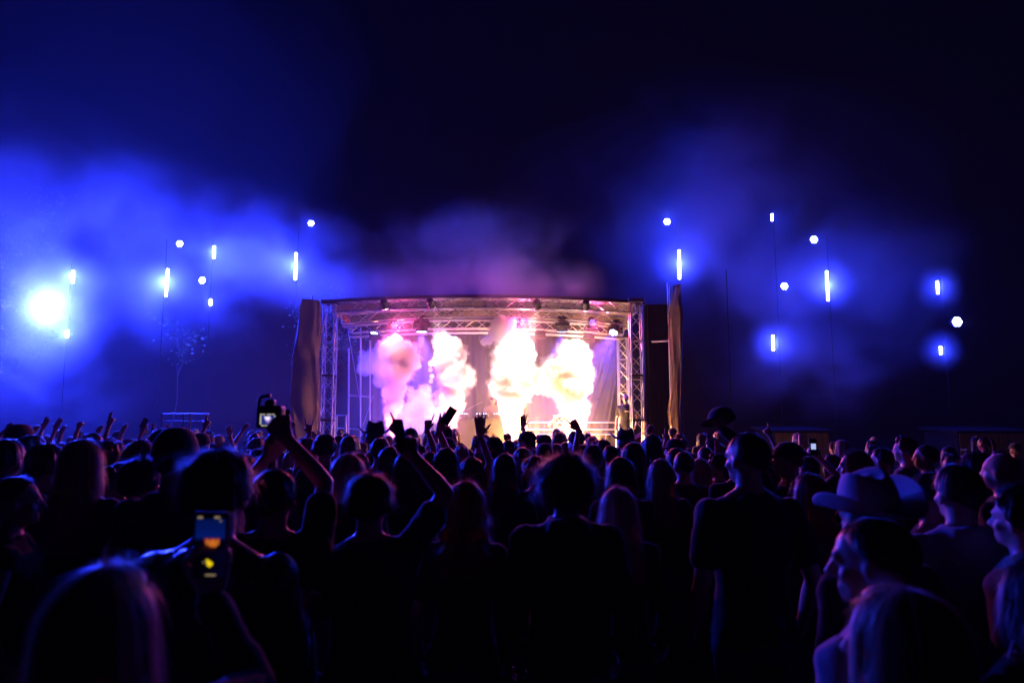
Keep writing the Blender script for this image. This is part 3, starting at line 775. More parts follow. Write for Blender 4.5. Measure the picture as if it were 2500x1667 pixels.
def hand(mb, wrist, d, n, thumb, pose, spread=7):
    """five fingers; d = direction of the fingers, n = palm side, thumb = +1/-1 side"""
    k0 = len(mb.v)
    d = d.normalized(); n = (n - d * n.dot(d)).normalized(); s = d.cross(n) * thumb   # s points to the thumb side
    caps(mb, wrist - d * 0.03, wrist + d * 0.02, 0.026, 0.025)
    for k in (-1.5, -0.5, 0.5, 1.5):
        caps(mb, wrist + d * 0.015 + s * k * 0.012, wrist + d * 0.088 + s * k * 0.0195 - d * abs(k - 0.5) * 0.005, 0.014, 0.0115)
    lens = {1.5: 0.072, 0.5: 0.082, -0.5: 0.076, -1.5: 0.060}
    straight = {'open': (1.5, .5, -.5, -1.5), 'relaxed': (), 'point': (1.5,), 'horns': (1.5, -1.5), 'fist': (), 'hold': (), 'two': (1.5, .5)}[pose]
    base_curl = {'open': 6, 'relaxed': 22, 'point': 75, 'horns': 75, 'fist': 78, 'hold': 48, 'two': 75}[pose]
    for k in (1.5, .5, -.5, -1.5):
        c = R(3 + 1.5 * abs(k)) if k in straight else R(base_curl + 4 * k)
        p = wrist + d * (0.088 - abs(k - 0.5) * 0.005) + s * k * 0.0205
        f = (d + s * math.tan(R(spread)) * k * (1 if k in straight or pose == 'open' else 0.3)).normalized(); ang = 0
        L = lens[k] * (1.15 if pose in ('point', 'horns') and k in straight else 1.0); r = 0.0098
        for q, (frac, rr) in enumerate(((0.46, 0.0094), (0.30, 0.0088), (0.26, 0.0080))):
            ang += c if q == 0 else c * 0.95
            dirv = f * math.cos(ang) + n * math.sin(ang)
            p2 = p + dirv * L * frac; caps(mb, p, p2, r, rr, 8); p = p2; r = rr
    tb = wrist + d * 0.022 + s * 0.024
    t1 = (d * 0.62 + s * (0.72 if pose in ('open', 'horns') else 0.45) + n * 0.25).normalized()
    caps(mb, tb, tb + t1 * 0.042, 0.014, 0.011, 8)
    t2 = (t1 + (d * 0.4 if pose == 'open' else n * 0.8 - s * 0.5)).normalized()
    caps(mb, tb + t1 * 0.042, tb + t1 * 0.042 + t2 * 0.036, 0.0105, 0.0085, 8)
    mb.v[k0:] = [tuple(wrist + (Vector(v) - wrist) * 1.15) for v in mb.v[k0:]]

LU, LF = 0.295, 0.255
def ik(S, T, pole):
    d = T - S; L = d.length
    if L > (LU + LF) * 0.985:
        d = d.normalized() * (LU + LF) * 0.985; T = S + d; L = d.length
    a = (LU * LU - LF * LF + L * L) / (2 * L); h2 = math.sqrt(max(0, LU * LU - a * a))
    u = d.normalized(); p = (pole - u * pole.dot(u)).normalized()
    return S + u * a + p * h2, T

def head_rot(cfg):
    return Euler((R(cfg.get('pitch', 0)), R(cfg.get('roll', 0)), R(cfg.get('hyaw', 0)))).to_matrix()
NECK = V(0, -0.012, 1.50)

_shared = {}
def person_meshes(cfg):
    """returns dict part name -> mesh (body, top, trousers, shoe pair, hair, hat)"""
    fem = cfg.get('sex', 'm') == 'f'; sh = 0.165 if fem else 0.188
    vox = cfg.get('vox', 0.012); hr = head_rot(cfg); seed = cfg.get('seed', 0)
    arms = {}
    for side in (1, -1):
        a = cfg.get('R' if side > 0 else 'L')
        S = V(side * sh, -0.01, 1.395)
        if a is None: a = {'wrist': (side * (sh + 0.075), 0.06, 0.89), 'pole': (side * 0.3, -1, 0), 'pose': 'relaxed'}
        T = Vector(a['wrist'])
        if T.z > 1.5: S = S + V(-side * 0.012, 0, 0.045)
        E, W = ik(S, T, Vector(a.get('pole', (side, -0.3, -0.2))))
        fd = Vector(a['dir']) if 'dir' in a else (W - E)
        pn = Vector(a.get('palm', (-side, 0.3, 0.0))) if W.z < 1.2 else Vector(a.get('palm', (0, 1, 0.1)))
        arms[side] = (S, E, W, fd, pn, a.get('pose', 'relaxed'), a)
    b = MB()
    # head
    def hp(p): return NECK + hr @ (Vector(p) - NECK)
    def he(c, r, sub=2): ell(b, hp(c), r, hr, sub)
    he((0, -0.012, 1.655), (0.076, 0.097, 0.094), 3); he((0, 0.035, 1.662), (0.064, 0.057, 0.066)); he((0, 0.034, 1.592), (0.058, 0.060, 0.074))
    he((0, 0.045, 1.555), (0.045 if fem else 0.050, 0.046, 0.036)); he((0, 0.080, 1.541), (0.018, 0.016, 0.017))
    caps(b, hp((-0.036, 0.086, 1.657)), hp((0.036, 0.086, 1.657)), 0.011, 0.011)
    caps(b, hp((0, 0.094, 1.647)), hp((0, 0.119, 1.606)), 0.008, 0.0125, 8)
    for s in (-1, 1):
        he((s * 0.012, 0.106, 1.603), 0.0095, 1); he((s * 0.041, 0.064, 1.602), (0.022, 0.022, 0.021)); he((s * 0.030, 0.081, 1.637), (0.014, 0.013, 0.009))
        he((s * 0.079, -0.004, 1.615), (0.010, 0.021, 0.033)); he((s * 0.083, -0.014, 1.628), (0.009, 0.010, 0.020))
    caps(b, hp((-0.019, 0.090, 1.5695)), hp((0.019, 0.090, 1.5695)), 0.0085, 0.0085, 8); caps(b, hp((-0.015, 0.089, 1.557)), hp((0.015, 0.089, 1.557)), 0.0085, 0.0085, 8)
    nr = 0.048 if fem else 0.057
    caps(b, (0, -0.022, 1.42), hp((0, -0.006, 1.57)), nr + 0.006, nr)
    k = 0.90 if fem else 1.0
    tors = [(0.80, .150, .108, 0), (0.90, .172, .116, -.006), (1.0, .152 * (0.96 if fem else 1), .104, 0), (1.08, .142 * k, .096, 0), (1.2, .158 * k, .108, 0), (1.3, .172 * k, .116, 0),
            (1.38, .175 * k, .108, -.01), (1.43, .150 * k, .088, -.015), (1.47, .088, .066, -.02), (1.50, .058, .054, -.015)]
    loft(b, tors)
    if fem:
        for s in (-1, 1): ell(b, (s * 0.07, 0.085, 1.265), (0.066, 0.055, 0.062))
    for s in (-1, 1):
        S, E, W, fd, pn, pose, a = arms[s]
        caps(b, (s * 0.03, -0.02, 1.485), S + V(-s * 0.03, 0, 0.0), 0.038, 0.050); ell(b, S, 0.054 if fem else 0.060)
        ra = 0.85 if fem else 1.0
        caps(b, S, S.lerp(E, 0.45), 0.052 * ra, 0.050 * ra); caps(b, S.lerp(E, 0.45), E, 0.050 * ra, 0.038 * ra)
        caps(b, E, E.lerp(W, 0.3), 0.039 * ra, 0.041 * ra); caps(b, E.lerp(W, 0.3), W, 0.041 * ra, 0.026 * ra)
        hand(b, W, fd, pn, a.get('thumb', s if W.z < 1.2 else -s), pose)
        caps(b, (s * 0.09, 0, 0.87), (s * 0.10, 0.01, 0.48), 0.088, 0.056); caps(b, (s * 0.10, 0.01, 0.48), (s * 0.105, -0.015, 0.33), 0.055, 0.055)
        caps(b, (s * 0.105, -0.015, 0.33), (s * 0.11, -0.02, 0.09), 0.052, 0.038); caps(b, (s * 0.112, -0.05, 0.045), (s * 0.125, 0.12, 0.035), 0.036, 0.030)
    out = {'body': remeshed('body', b, vox, cfg.get('smooth', 2), decimate=cfg.get('dec', 0.6))}
    # top
    t = MB(); g = 0.014 if cfg.get('top') != 'jacket' else 0.022; tt = cfg.get('top', 'tee')
    zlo = 0.84
    loft(t, [(zlo, .168 + g, .118 + g, 0)] + [(z, rx + g, ry + g, yc) for z, rx, ry, yc in tors[1:8]] + [(1.462, .100 + g, .074 + g, -.02), (1.485 if tt != 'jacket' else 1.505, .070 + g * 0.7, .062 + g * 0.7, -.016)])
    if fem:
        for s in (-1, 1): ell(t, (s * 0.07, 0.088, 1.265), (0.074, 0.062, 0.070))
    if tt == 'jacket': ell(t, (0, -0.075, 1.465), (0.105, 0.045, 0.050))
    for s in (-1, 1):
        S, E, W, fd, pn, pose, a = arms[s]; ra = 0.85 if fem else 1.0
        caps(t, (s * 0.03, -0.02, 1.456), S + V(-s * 0.03, 0, 0.0), 0.038 + g * .8, 0.050 + g); ell(t, S, (0.054 if fem else 0.060) + g)
        if tt == 'tee': caps(t, S, S.lerp(E, 0.62), 0.053 * ra + g, 0.056 * ra + g)
        elif tt == 'tank': pass
        else:
            caps(t, S, E, 0.053 * ra + g, 0.042 * ra + g); caps(t, E, E.lerp(W, 0.93), 0.042 * ra + g, 0.031 * ra + g)
    tv = 0.012 if vox < 0.0095 else (0.0135 if vox == 0.0115 else 0.0165)
    out['top'] = remeshed('top', t, tv, 2, wrinkle=0.013 if tt == 'jacket' else 0.009, wscale=11, seed=seed, decimate=cfg.get('dtop', 1.0))
    # trousers and shoes are the same cut for everyone
    if 'trousers' not in _shared:
        r = MB(); loft(r, [(0.76, .160, .120, 0), (0.86, .184, .128, -.004), (0.94, .176, .122, -.004), (0.99, .164, .116, 0)])
        for s in (-1, 1):
            caps(r, (s * 0.09, 0, 0.85), (s * 0.10, 0.01, 0.48), 0.100, 0.074); caps(r, (s * 0.10, 0.01, 0.48), (s * 0.11, -0.02, 0.10), 0.074, 0.062)
        _shared['trousers'] = remeshed('trousers', r, 0.018, 2, wrinkle=0.008, seed=5)
        shm = MB(); caps(shm, (0, -0.05, 0.045), (0.006, 0.135, 0.036), 0.046, 0.040, 12)
        _shared['shoe'] = remeshed('shoe', shm, 0.014, 2)
    out['trousers'] = _shared['trousers']; out['shoe'] = _shared['shoe']
    # hair and hat
    if cfg.get('hair', 'short') != 'bald': out['hair'] = hair_mesh(cfg, hr)
    if cfg.get('hat'): out['hat'] = hat_mesh(cfg['hat'], hr)
    out['_arms'] = arms
    return out

HC = V(0, -0.014, 1.648)
def hair_mesh(cfg, hr):
    st_ = cfg.get('hair', 'short'); rng = random.Random(cfg.get('seed', 0) * 17 + 3); nrib = cfg.get('strands', 500); wid = cfg.get('swidth', 0.0022)
    sd = cfg.get('seed', 0) * 1.7
    S = {'short': dict(r=(.087, .108, .108), fb=132, fs=101, ff=52, L=0, rip=.004, nz=.006, fly=.010, seg=3),
         'crop': dict(r=(.082, .103, .102), fb=130, fs=98, ff=52, L=0, rip=.001, nz=.002, fly=.004, seg=2),
         'messy': dict(r=(.098, .118, .120), fb=132, fs=106, ff=48, L=0, rip=.008, nz=.016, fly=.022, seg=3),
         'curly': dict(r=(.124, .138, .132), fb=150, fs=128, ff=55, L=0.0, rip=.008, nz=.026, fly=.030, seg=4),
         'bob': dict(r=(.092, .112, .112), fb=100, fs=100, ff=50, L=0.14, rip=.005, nz=.005, fly=.012, seg=6),
         'long': dict(r=(.090, .110, .110), fb=98, fs=98, ff=48, L=0.36, rip=.007, nz=.007, fly=.016, seg=8),
         'wavy': dict(r=(.098, .116, .114), fb=100, fs=100, ff=48, L=0.32, rip=.010, nz=.016, fly=.026, seg=9),
         'tied': dict(r=(.083, .104, .105), fb=112, fs=90, ff=48, L=0, rip=.003, nz=.002, fly=.007, seg=2)}[st_]
    L = S['L'] * cfg.get('hlen', 1.0); cover = cfg.get('cover', False)
    if cfg.get('hat'): S['r'] = tuple(q * 0.97 for q in S['r'])
    def path(az, t, off=0.0):
        """az 0 = nape, +-pi = forehead; t 0..1 crown to tip"""
        a = abs(az) / math.pi
        if a < 0.5: fmax = S['fb'] + (S['fs'] - S['fb']) * (a / 0.5)
        else: fmax = S['fs'] + (S['ff'] - S['fs']) * min(1, max(0, a - (0.74 if cover else 0.5)) / (0.2 if cover else 0.28))
        fl = L * max(0, min(1, ((0.88 if cover else 0.70) - a) / 0.10)) if L else 0
        arc = R(fmax) * 0.11; tot = arc + fl; s = t * tot
        rip = S['rip'] * (math.sin(az * 9 + sd) + 0.6 * math.sin(az * 23 + 2 * sd))
        if s <= arc or fl == 0:
            f = R(fmax) * min(1, s / arc); drop = 0
        else: f = R(fmax); drop = s - arc
        dirv = V(math.sin(f) * math.sin(az), -math.sin(f) * math.cos(az), math.cos(f))
        p = HC + V(dirv.x * S['r'][0], dirv.y * S['r'][1], dirv.z * S['r'][2])
        nn = S['nz'] * mnoise.noise(p * (22 if st_ in ('curly', 'messy') else 9) + V(sd, 0, 0)) + S['nz'] * 0.5 * mnoise.noise(p * 50 + V(sd, 0, 0))
        p += dirv * (off + rip * min(1, t * 2) + nn)
        if drop:
            u = drop / max(L, 1e-3)
            out_ = V(math.sin(az), -math.cos(az), 0)
            p += out_ * (0.022 * math.sin(u * 2.2) - 0.006 * u) + V(0, 0, -drop)
            if drop > 0.13: p.y -= 0.05 * min(1, (drop - 0.13) / 0.12); p.x *= 1 + 0.12 * min(1, (drop - 0.13) / 0.15)
            if st_ == 'wavy':
                p += out_ * 0.014 * math.sin(drop * 55 + 3 * az + sd) + V(math.cos(az), math.sin(az), 0) * 0.012 * math.sin(drop * 43 + sd)
            p += out_ * 0.010 * mnoise.noise(V(az * 4, drop * 9, sd))
        else:
            p.z = p.z
        q = NECK + hr @ (p - NECK)
        return q
    mb = MB(); na, nt = 76, 22 if L else 13
    for i in range(na):
        az = -math.pi + 2 * math.pi * i / na
        for j in range(nt + 1): mb.v.append(tuple(path(az, j / nt)))
    for i in range(na):
        i2 = (i + 1) % na
        for j in range(nt): mb.f.append((i * (nt + 1) + j, i2 * (nt + 1) + j, i2 * (nt + 1) + j + 1, i * (nt + 1) + j + 1))
    # loose strands
    for k in range(nrib):
        az = rng.uniform(-math.pi, math.pi); seg = S['seg']
        if L and abs(az) > 0.7 * math.pi and rng.random() < 0.7: az *= 0.6
        t0 = rng.uniform(0.0, 0.75) if not L else rng.uniform(0.0, 0.6); t1 = min(1.03, t0 + rng.uniform(0.25, 0.5)); fly = abs(rng.gauss(0, 1)) * S['fly']; wob = rng.uniform(0, 6)
        base = len(mb.v); daz = rng.uniform(-0.12, 0.12)
        for q in range(seg + 1):
            u = q / seg; p = path(az + daz * u, t0 + (t1 - t0) * u, 0.001 + fly * u)
            if st_ == 'curly': p += V(rng.gauss(0, .006), rng.gauss(0, .006), rng.gauss(0, .006))
            w = wid * (1 - 0.7 * u); tang = V(math.cos(az), math.sin(az), 0)
            mb.v += [tuple(p - tang * w * .5), tuple(p + tang * w * .5)]
        for q in range(seg): mb.f.append((base + 2 * q, base + 2 * q + 1, base + 2 * q + 3, base + 2 * q + 2))
    if st_ == 'tied':
        c = cfg.get('tail', 'bun')
        b2 = MB()
        if c == 'bun': ell(b2, (0, -0.125, 1.70), (0.042, 0.038, 0.042), None, 3)
        else:
            pts = [(0, -0.11, 1.71, .02), (0, -0.15, 1.69, .028), (0, -0.175, 1.60, .034), (0, -0.17, 1.48, .034), (0, -0.15, 1.36, .022), (0, -.14, 1.30, .008)]
            for p0, p1 in zip(pts, pts[1:]): caps(b2, p0[:3], p1[:3], p0[3], p1[3])
        mb.add([NECK + hr @ (Vector(v) - NECK) + V(*(0.004 * mnoise.noise(Vector(v) * 60 + V(q, 0, 0)) for q in (0, 9, 18))) for v in b2.v], b2.f)
    me = mb.mesh('hair'); me.polygons.foreach_set('use_smooth', [True] * len(me.polygons))
    return me

def hat_mesh(kind, hr):
    mb = MB(); n = 40
    if kind in ('cowboy', 'fedora', 'bucket'):
        z0 = 1.685; rows = []
        br = {'cowboy': 0.085, 'fedora': 0.05, 'bucket': 0.045}[kind]; ch = {'cowboy': 0.125, 'fedora': 0.11, 'bucket': 0.085}[kind]
        for q in range(6):       # brim from outside in, lower side is the solidify
            u = 1 - q / 5
            row = []
            for i in range(n):
                a = 2 * math.pi * i / n; ca, sa = math.cos(a), math.sin(a)
                rx, ry = 0.089 + br * u, 0.109 + br * 1.05 * u
                lift = {'cowboy': 0.085 * (abs(ca) ** 2.2) * u * u - 0.02 * (abs(sa) ** 3) * u, 'fedora': 0.015 * u * ca * ca, 'bucket': -0.045 * u}[kind]
                row.append((rx * ca, -0.012 + ry * sa, z0 + lift))
            rows.append(row)
        for q in range(1, 7):
            u = q / 6; row = []
            for i in range(n):
                a = 2 * math.pi * i / n; ca, sa = math.cos(a), math.sin(a)
                tp = 1 - 0.10 * u - 0.20 * u ** 3
                sx = 0.089 * tp * (1 - (0.30 * u * max(0, sa) if kind != 'bucket' else 0)); row.append((sx * ca, -0.012 + 0.109 * tp * sa, z0 + ch * u + (0.018 * u * abs(ca) * (1 - 0.6 * u) - 0.02 * u * u * sa * sa if kind != 'bucket' else 0)))
            rows.append(row)
        for q in range(1, 5):
            u = q / 4; row = []
            for i in range(n):
                x, y, z = rows[-q][i] if q == 1 else rows[11][i]
                rr = 1 - u * 0.98
                row.append((x * rr, -0.012 + (y + 0.012) * (0.25 + 0.75 * rr if kind != 'bucket' else rr), z + (-0.030 * math.sin(u * 1.5) if kind != 'bucket' else 0.02 * u)))
            rows.append(row)
    else:  # cap or beanie
        z0 = 1.672; rows = []
        for q in range(9):
            u = q / 8; f = u * math.pi / 2
            hgt = 0.102 if kind == 'cap' else 0.125
            rows.append([(0.088 * math.cos(f) ** 0.75 * math.cos(2 * math.pi * i / n), -0.012 + 0.108 * math.cos(f) ** 0.75 * math.sin(2 * math.pi * i / n), z0 - (0.012 if kind == 'beanie' else 0) + hgt * math.sin(f)) for i in range(n)])
    for row in rows: mb.v += row
    for k in range(len(rows) - 1):
        for i in range(n): mb.f.append((k * n + i, k * n + (i + 1) % n, (k + 1) * n + (i + 1) % n, (k + 1) * n + i))
    if kind == 'cap':
        vs = []; m = 14
        for q in range(4):
            u = q / 3
            for i in range(m + 1):
                a = math.pi * (0.12 + 0.76 * i / m)
                vs.append((0.090 * math.cos(a) * (1 - 0.1 * u), -0.012 + 0.106 * math.sin(a) + 0.075 * u * math.sin(a) ** 0.5, z0 + 0.004 - 0.018 * u + 0.012 * math.sin(a)))
        mb.add(vs, [(q * (m + 1) + i, q * (m + 1) + i + 1, (q + 1) * (m + 1) + i + 1, (q + 1) * (m + 1) + i) for q in range(3) for i in range(m)])
    mb.v = [tuple(NECK + hr @ (Vector(v) - NECK)) for v in mb.v]
    me0 = mb.mesh('hat'); o = bpy.data.objects.new('hat', me0); COL.objects.link(o)
    sd = o.modifiers.new('t', 'SOLIDIFY'); sd.thickness = 0.006; sd.offset = 1
    ss = o.modifiers.new('s', 'SUBSURF'); ss.levels = 1
    bpy.context.view_layer.update(); dg = bpy.context.evaluated_depsgraph_get()
    m2 = bpy.data.meshes.new_from_object(o.evaluated_get(dg)); m2.name = 'hat'; bpy.data.objects.remove(o)
    m2.polygons.foreach_set('use_smooth', [True] * len(m2.polygons))
    return m2

# ---------------------------------------------------------------- people: materials
def hair_mat(name, col):
    m, n, l, b = new_mat('hair_' + name)
    b.inputs['Base Color'].default_value = (*col, 1); b.inputs['Roughness'].default_value = 0.42; b.inputs['Specular IOR Level'].default_value = 0.6
    tc = n.new('ShaderNodeTexCoord'); mp = n.new('ShaderNodeMapping'); mp.inputs['Scale'].default_value = (90, 90, 4)
    nz = n.new('ShaderNodeTexNoise'); nz.inputs['Scale'].default_value = 1.0; nz.inputs['Detail'].default_value = 3
    l.new(tc.outputs['Object'], mp.inputs['Vector']); l.new(mp.outputs[0], nz.inputs['Vector'])
    mx = n.new('ShaderNodeMix'); mx.data_type = 'RGBA'; mx.inputs[6].default_value = (*[c * 0.45 for c in col], 1); mx.inputs[7].default_value = (*[min(1, c * 1.5) for c in col], 1)
    l.new(nz.outputs['Fac'], mx.inputs[0]); l.new(mx.outputs[2], b.inputs['Base Color'])
    bp = n.new('ShaderNodeBump'); bp.inputs['Strength'].default_value = 0.5; bp.inputs['Distance'].default_value = 0.004
    l.new(nz.outputs['Fac'], bp.inputs['Height']); l.new(bp.outputs[0], b.inputs['Normal'])
    tr = n.new('ShaderNodeBsdfTranslucent'); l.new(mx.outputs[2], tr.inputs[0])
    ms = n.new('ShaderNodeMixShader'); ms.inputs[0].default_value = 0.3
    l.new(b.outputs[0], ms.inputs[1]); l.new(tr.outputs[0], ms.inputs[2]); l.new(ms.outputs[0], n['Material Output'].inputs[0])
    return m
HAIR = {k: hair_mat(k, c) for k, c in dict(black=(.014, .011, .010), brown=(.055, .030, .018), dark=(.028, .018, .013), blond=(.52, .40, .27), fair=(.27, .19, .12), red=(.24, .065, .022), grey=(.25, .25, .26)).items()}
SKIN = {k: pbr('skin_' + k, c, 0.48, noise_scale=25, noise_amt=0.10, bump=0.08, bump_scale=160) for k, c in dict(fair=(.47, .29, .21), mid=(.36, .21, .14), dark=(.14, .075, .05)).items()}
def cloth_mat(name, c, rough=0.85): return pbr('cloth_' + name, c, rough, spec=0.25, noise_scale=14, noise_amt=0.22, bump=0.25, bump_scale=220, sheen=0.15)
CLOTH = {k: cloth_mat(k, c) for k, c in dict(black=(.014, .014, .016), charcoal=(.035, .035, .04), navy=(.018, .024, .06), maroon=(.09, .015, .022), olive=(.05, .055, .03), white=(.72, .72, .72), pale=(.27, .28, .32), grey=(.18, .18, .19), denim=(.05, .08, .16), tan=(.36, .27, .18), felt=(.38, .38, .42)).items()}
CLOTH['shine'] = pbr('cloth_shiny_jacket', (.02, .02, .025), 0.32, spec=0.5, noise_scale=10, bump=0.3, bump_scale=60)
def sequin_mat():
    m, n, l, b = new_mat('cloth_sequins'); b.inputs['Metallic'].default_value = 0.9; b.inputs['Base Color'].default_value = (.5, .45, .4, 1); b.inputs['Roughness'].default_value = 0.2
    tc = n.new('ShaderNodeTexCoord'); vr = n.new('ShaderNodeTexVoronoi'); vr.inputs['Scale'].default_value = 90
    l.new(tc.outputs['Object'], vr.inputs['Vector'])
    bp = n.new('ShaderNodeBump'); bp.inputs['Distance'].default_value = 0.02; l.new(vr.outputs['Color'], bp.inputs['Height']); l.new(bp.outputs[0], b.inputs['Normal'])
    return m
CLOTH['sequin'] = sequin_mat()
SHOE = pbr('shoe_leather', (.03, .03, .032), 0.5)

_cache = {}
def build(cfg_key):
    if cfg_key not in _cache: _cache[cfg_key] = person_meshes(dict_of(cfg_key))
    return _cache[cfg_key]
def freeze(o):
    if isinstance(o, dict): return tuple(sorted((k, freeze(v)) for k, v in o.items()))
    if isinstance(o, (list, tuple, Vector)): return tuple(freeze(v) if not isinstance(v, float) else round(v, 3) for v in o)
    return o
def dict_of(k):
    return {a: (dict_of(b) if a in ('R', 'L') and b is not None else b) for a, b in k}
_TOP = {}
def mesh_top(ms):
    i = id(ms)
    if i not in _TOP:
        z = max(v.co.z for v in ms['body'].vertices if abs(v.co.x) < 0.12 and abs(v.co.y) < 0.2 and v.co.z < 1.85) if ms.get('hair') is None else 0
        hz = [ms[k] for k in ('hair', 'hat') if k in ms]
        if hz:
            zs = sorted(v.co.z for m in hz for v in m.vertices); z = zs[-max(1, len(zs) // 400)]
        _TOP[i] = z
    return _TOP[i]
def set_mat(o, mat):
    if not o.data.materials: o.data.materials.append(None)
    o.material_slots[0].link = 'OBJECT'; o.material_slots[0].material = mat
def place_person(cfg, x, ytop, d, yaw, label, hair='dark', top='black', legs='denim', skin='fair', hat=None, group=None, ground=0.0, scale=None, slack=True):
    cfg = dict(cfg)
    topw = P(x, ytop, d)
    # arm targets in pixels become local wrist positions
    H0 = 1.765 if not cfg.get('hat') else 1.80
    s = scale or (topw.z - ground) / H0
    rot = Matrix.Rotation(R(yaw), 3, 'Z')
    for side in ('R', 'L'):
        a = cfg.get(side)
        if a and 'px' in a:
            w = P(a['px'][0], a['px'][1], d + a['px'][2]); loc = rot.transposed() @ (w - V(topw.x, d, ground)) / s
            a = dict(a); del a['px']; a['wrist'] = tuple(loc)
            if 'wdir' in a: a['dir'] = tuple(rot.transposed() @ Vector(a.pop('wdir')))
            if 'wpalm' in a: a['palm'] = tuple(rot.transposed() @ Vector(a.pop('wpalm')))
            cfg[side] = a
    ms = build(freeze(cfg))
    if scale is None: s = (topw.z - ground) / mesh_top(ms)
    root = empty('person', (topw.x, d, ground), R(yaw), label=label, cat='person', group=group); root.scale = (s, s, s)
    mats = {'body': SKIN[skin], 'top': CLOTH[top], 'trousers': CLOTH[legs], 'hair': HAIR[hair], 'hat': CLOTH.get(hat) if hat else None}
    for nm in ('body', 'top', 'trousers', 'hair', 'hat'):
        if nm in ms: set_mat(link_mesh(nm, ms[nm], root), mats[nm])
    for sx in (-1, 1):
        set_mat(link_mesh('shoe', ms['shoe'], root, Matrix.Translation((sx * 0.115, 0, 0))), SHOE)
    return root, ms, s
def arm_world(root, ms, s, side, extra=0.0):
    S, E, W, fd, pn, pose, a = ms['_arms'][1 if side == 'R' else -1]
    rot = Matrix.Rotation(root.rotation_euler.z, 3, 'Z')
    f = lambda p: root.location + rot @ (p * s)
    return f(E), f(W), rot @ fd.normalized(), rot @ pn
# ---------------------------------------------------------------- the crowd
NEAR = dict(vox=0.009, dec=0.5, strands=2600, swidth=0.0011)
MID = dict(vox=0.0115, dec=0.5, strands=1100, swidth=0.0016)
FAR = dict(vox=0.0165, dec=1.0, strands=320, swidth=0.0032)
def C(base, **k): q = dict(base); q.update(k); return q
PRE = {
 'short': C(FAR, hair='short', seed=1), 'short2': C(FAR, hair='short', seed=2, top='jacket'), 'messy': C(FAR, hair='messy', seed=3), 'crop': C(FAR, hair='crop', seed=4),
 'cap': C(FAR, hair='crop', hat='cap', seed=5), 'beanie': C(FAR, hair='crop', hat='beanie', seed=6, top='jacket'), 'cowboy': C(FAR, hair='short', hat='cowboy', seed=7, sex='f'),
 'fedora': C(FAR, hair='crop', hat='fedora', seed=8), 'bucket': C(FAR, hair='bob', hat='bucket', seed=9, sex='f'),
 'long': C(FAR, hair='long', sex='f', seed=10), 'long2': C(FAR, hair='long', sex='f', seed=11, hlen=0.7, top='long'), 'wavy': C(FAR, hair='wavy', sex='f', seed=12),
 'bob': C(FAR, hair='bob', sex='f', seed=13), 'bun': C(FAR, hair='tied', sex='f', seed=14), 'tail': C(FAR, hair='tied', tail='tail', sex='f', seed=15, top='tank'), 'curly': C(FAR, hair='curly', seed=16),
}
crowd = []
def put(cfg, x, ytop, d, yaw, hair, top, label, **k):
    if isinstance(cfg, str): cfg = PRE[cfg]
    r = place_person(cfg, x, ytop, d, yaw, label, hair=hair, top=top, **k); crowd.append(r[0]); return r

# nearest people -------------------------------------------------
r, ms, s = put(C(NEAR, hair='long', sex='f', seed=21, strands=2800, hlen=1.25, top='long', R=dict(px=(512, 1452, 0.36), pole=(1, 0, -1), pose='hold', wdir=(0, 0.25, 1), wpalm=(0, -1, 0))), 262, 1360, 1.33, -4, 'blond', 'black', 'woman with long straight hair nearest the camera at bottom left')
near_w = arm_world(r, ms, s, 'R')
put(C(NEAR, hair='long', sex='f', seed=22, strands=2800, hlen=1.15, top='jacket', cover=True), 2195, 1418, 1.40, 48, 'blond', 'pale', 'woman with long blond hair nearest the camera at bottom right')
put(C(NEAR, hair='crop', seed=23, top='tee', hyaw=24, pitch=-6), 2140, 1262, 1.85, 30, 'dark', 'pale', 'man with cropped hair turned left behind the blond woman at bottom right')
put(C(NEAR, hair='short', seed=24, hat='cowboy', top='jacket', roll=-9), 2125, 1146, 2.45, 20, 'dark', 'charcoal', 'man in pale cowboy hat behind the cropped-haired man', hat='felt')
put(C(NEAR, hair='messy', seed=25, top='long', R=dict(wrist=(0.13, 0.30, 1.20), pole=(0.35, -0.5, -1), pose='hold'), L=dict(wrist=(-0.10, 0.30, 1.18), pole=(-0.35, -0.5, -1), pose='hold')), 540, 1075, 2.2, -6, 'dark', 'shine', 'tall man in shiny dark jacket behind the upheld phone')
# people a few steps away ----------------------------------------
put(C(MID, hair='short', seed=26, top='tee', R=dict(px=(702, 1072, 0.15), pole=(0.6, -0.2, -1), pose='fist'), L=dict(px=(652, 1118, 0.25), pole=(-1, 0.2, -1), pose='hold')), 672, 1140, 2.85, 3, 'dark', 'black', 'person in black holding up the camera with lit screen')
rm, msm, sm_ = put(C(MID, hair='messy', seed=27, R=dict(px=(1013, 1098, 0.1), pole=(0.7, -0.6, -1), pose='hold')), 906, 1141, 3.0, -3, 'brown', 'navy', 'man with tousled hair raising a phone in his right hand')
phone_hand = arm_world(rm, msm, sm_, 'R')
put(C(MID, hair='curly', seed=28, strands=3000, top='jacket'), 1381, 1093, 3.2, 4, 'brown', 'black', 'man with big curly hair in the middle of the crowd')
put(C(MID, hair='wavy', sex='f', seed=29, strands=2200), 1135, 1162, 3.4, 0, 'red', 'black', 'woman with wavy auburn hair left of the curly-haired man')
put(C(MID, hair='long', sex='f', seed=30, strands=2600, top='long'), 1508, 1183, 3.55, 3, 'blond', 'black', 'woman with long pale blond hair right of the curly-haired man')
put(C(MID, hair='crop', seed=31, hyaw=18), 1822, 1055, 3.35, 8, 'dark', 'black', 'tall man in black polo looking left, on the right side')
put(C(MID, hair='long', sex='f', seed=32, top='jacket'), 1975, 1150, 3.85, 18, 'red', 'black', 'woman with long red hair left of the pale cowboy hat')
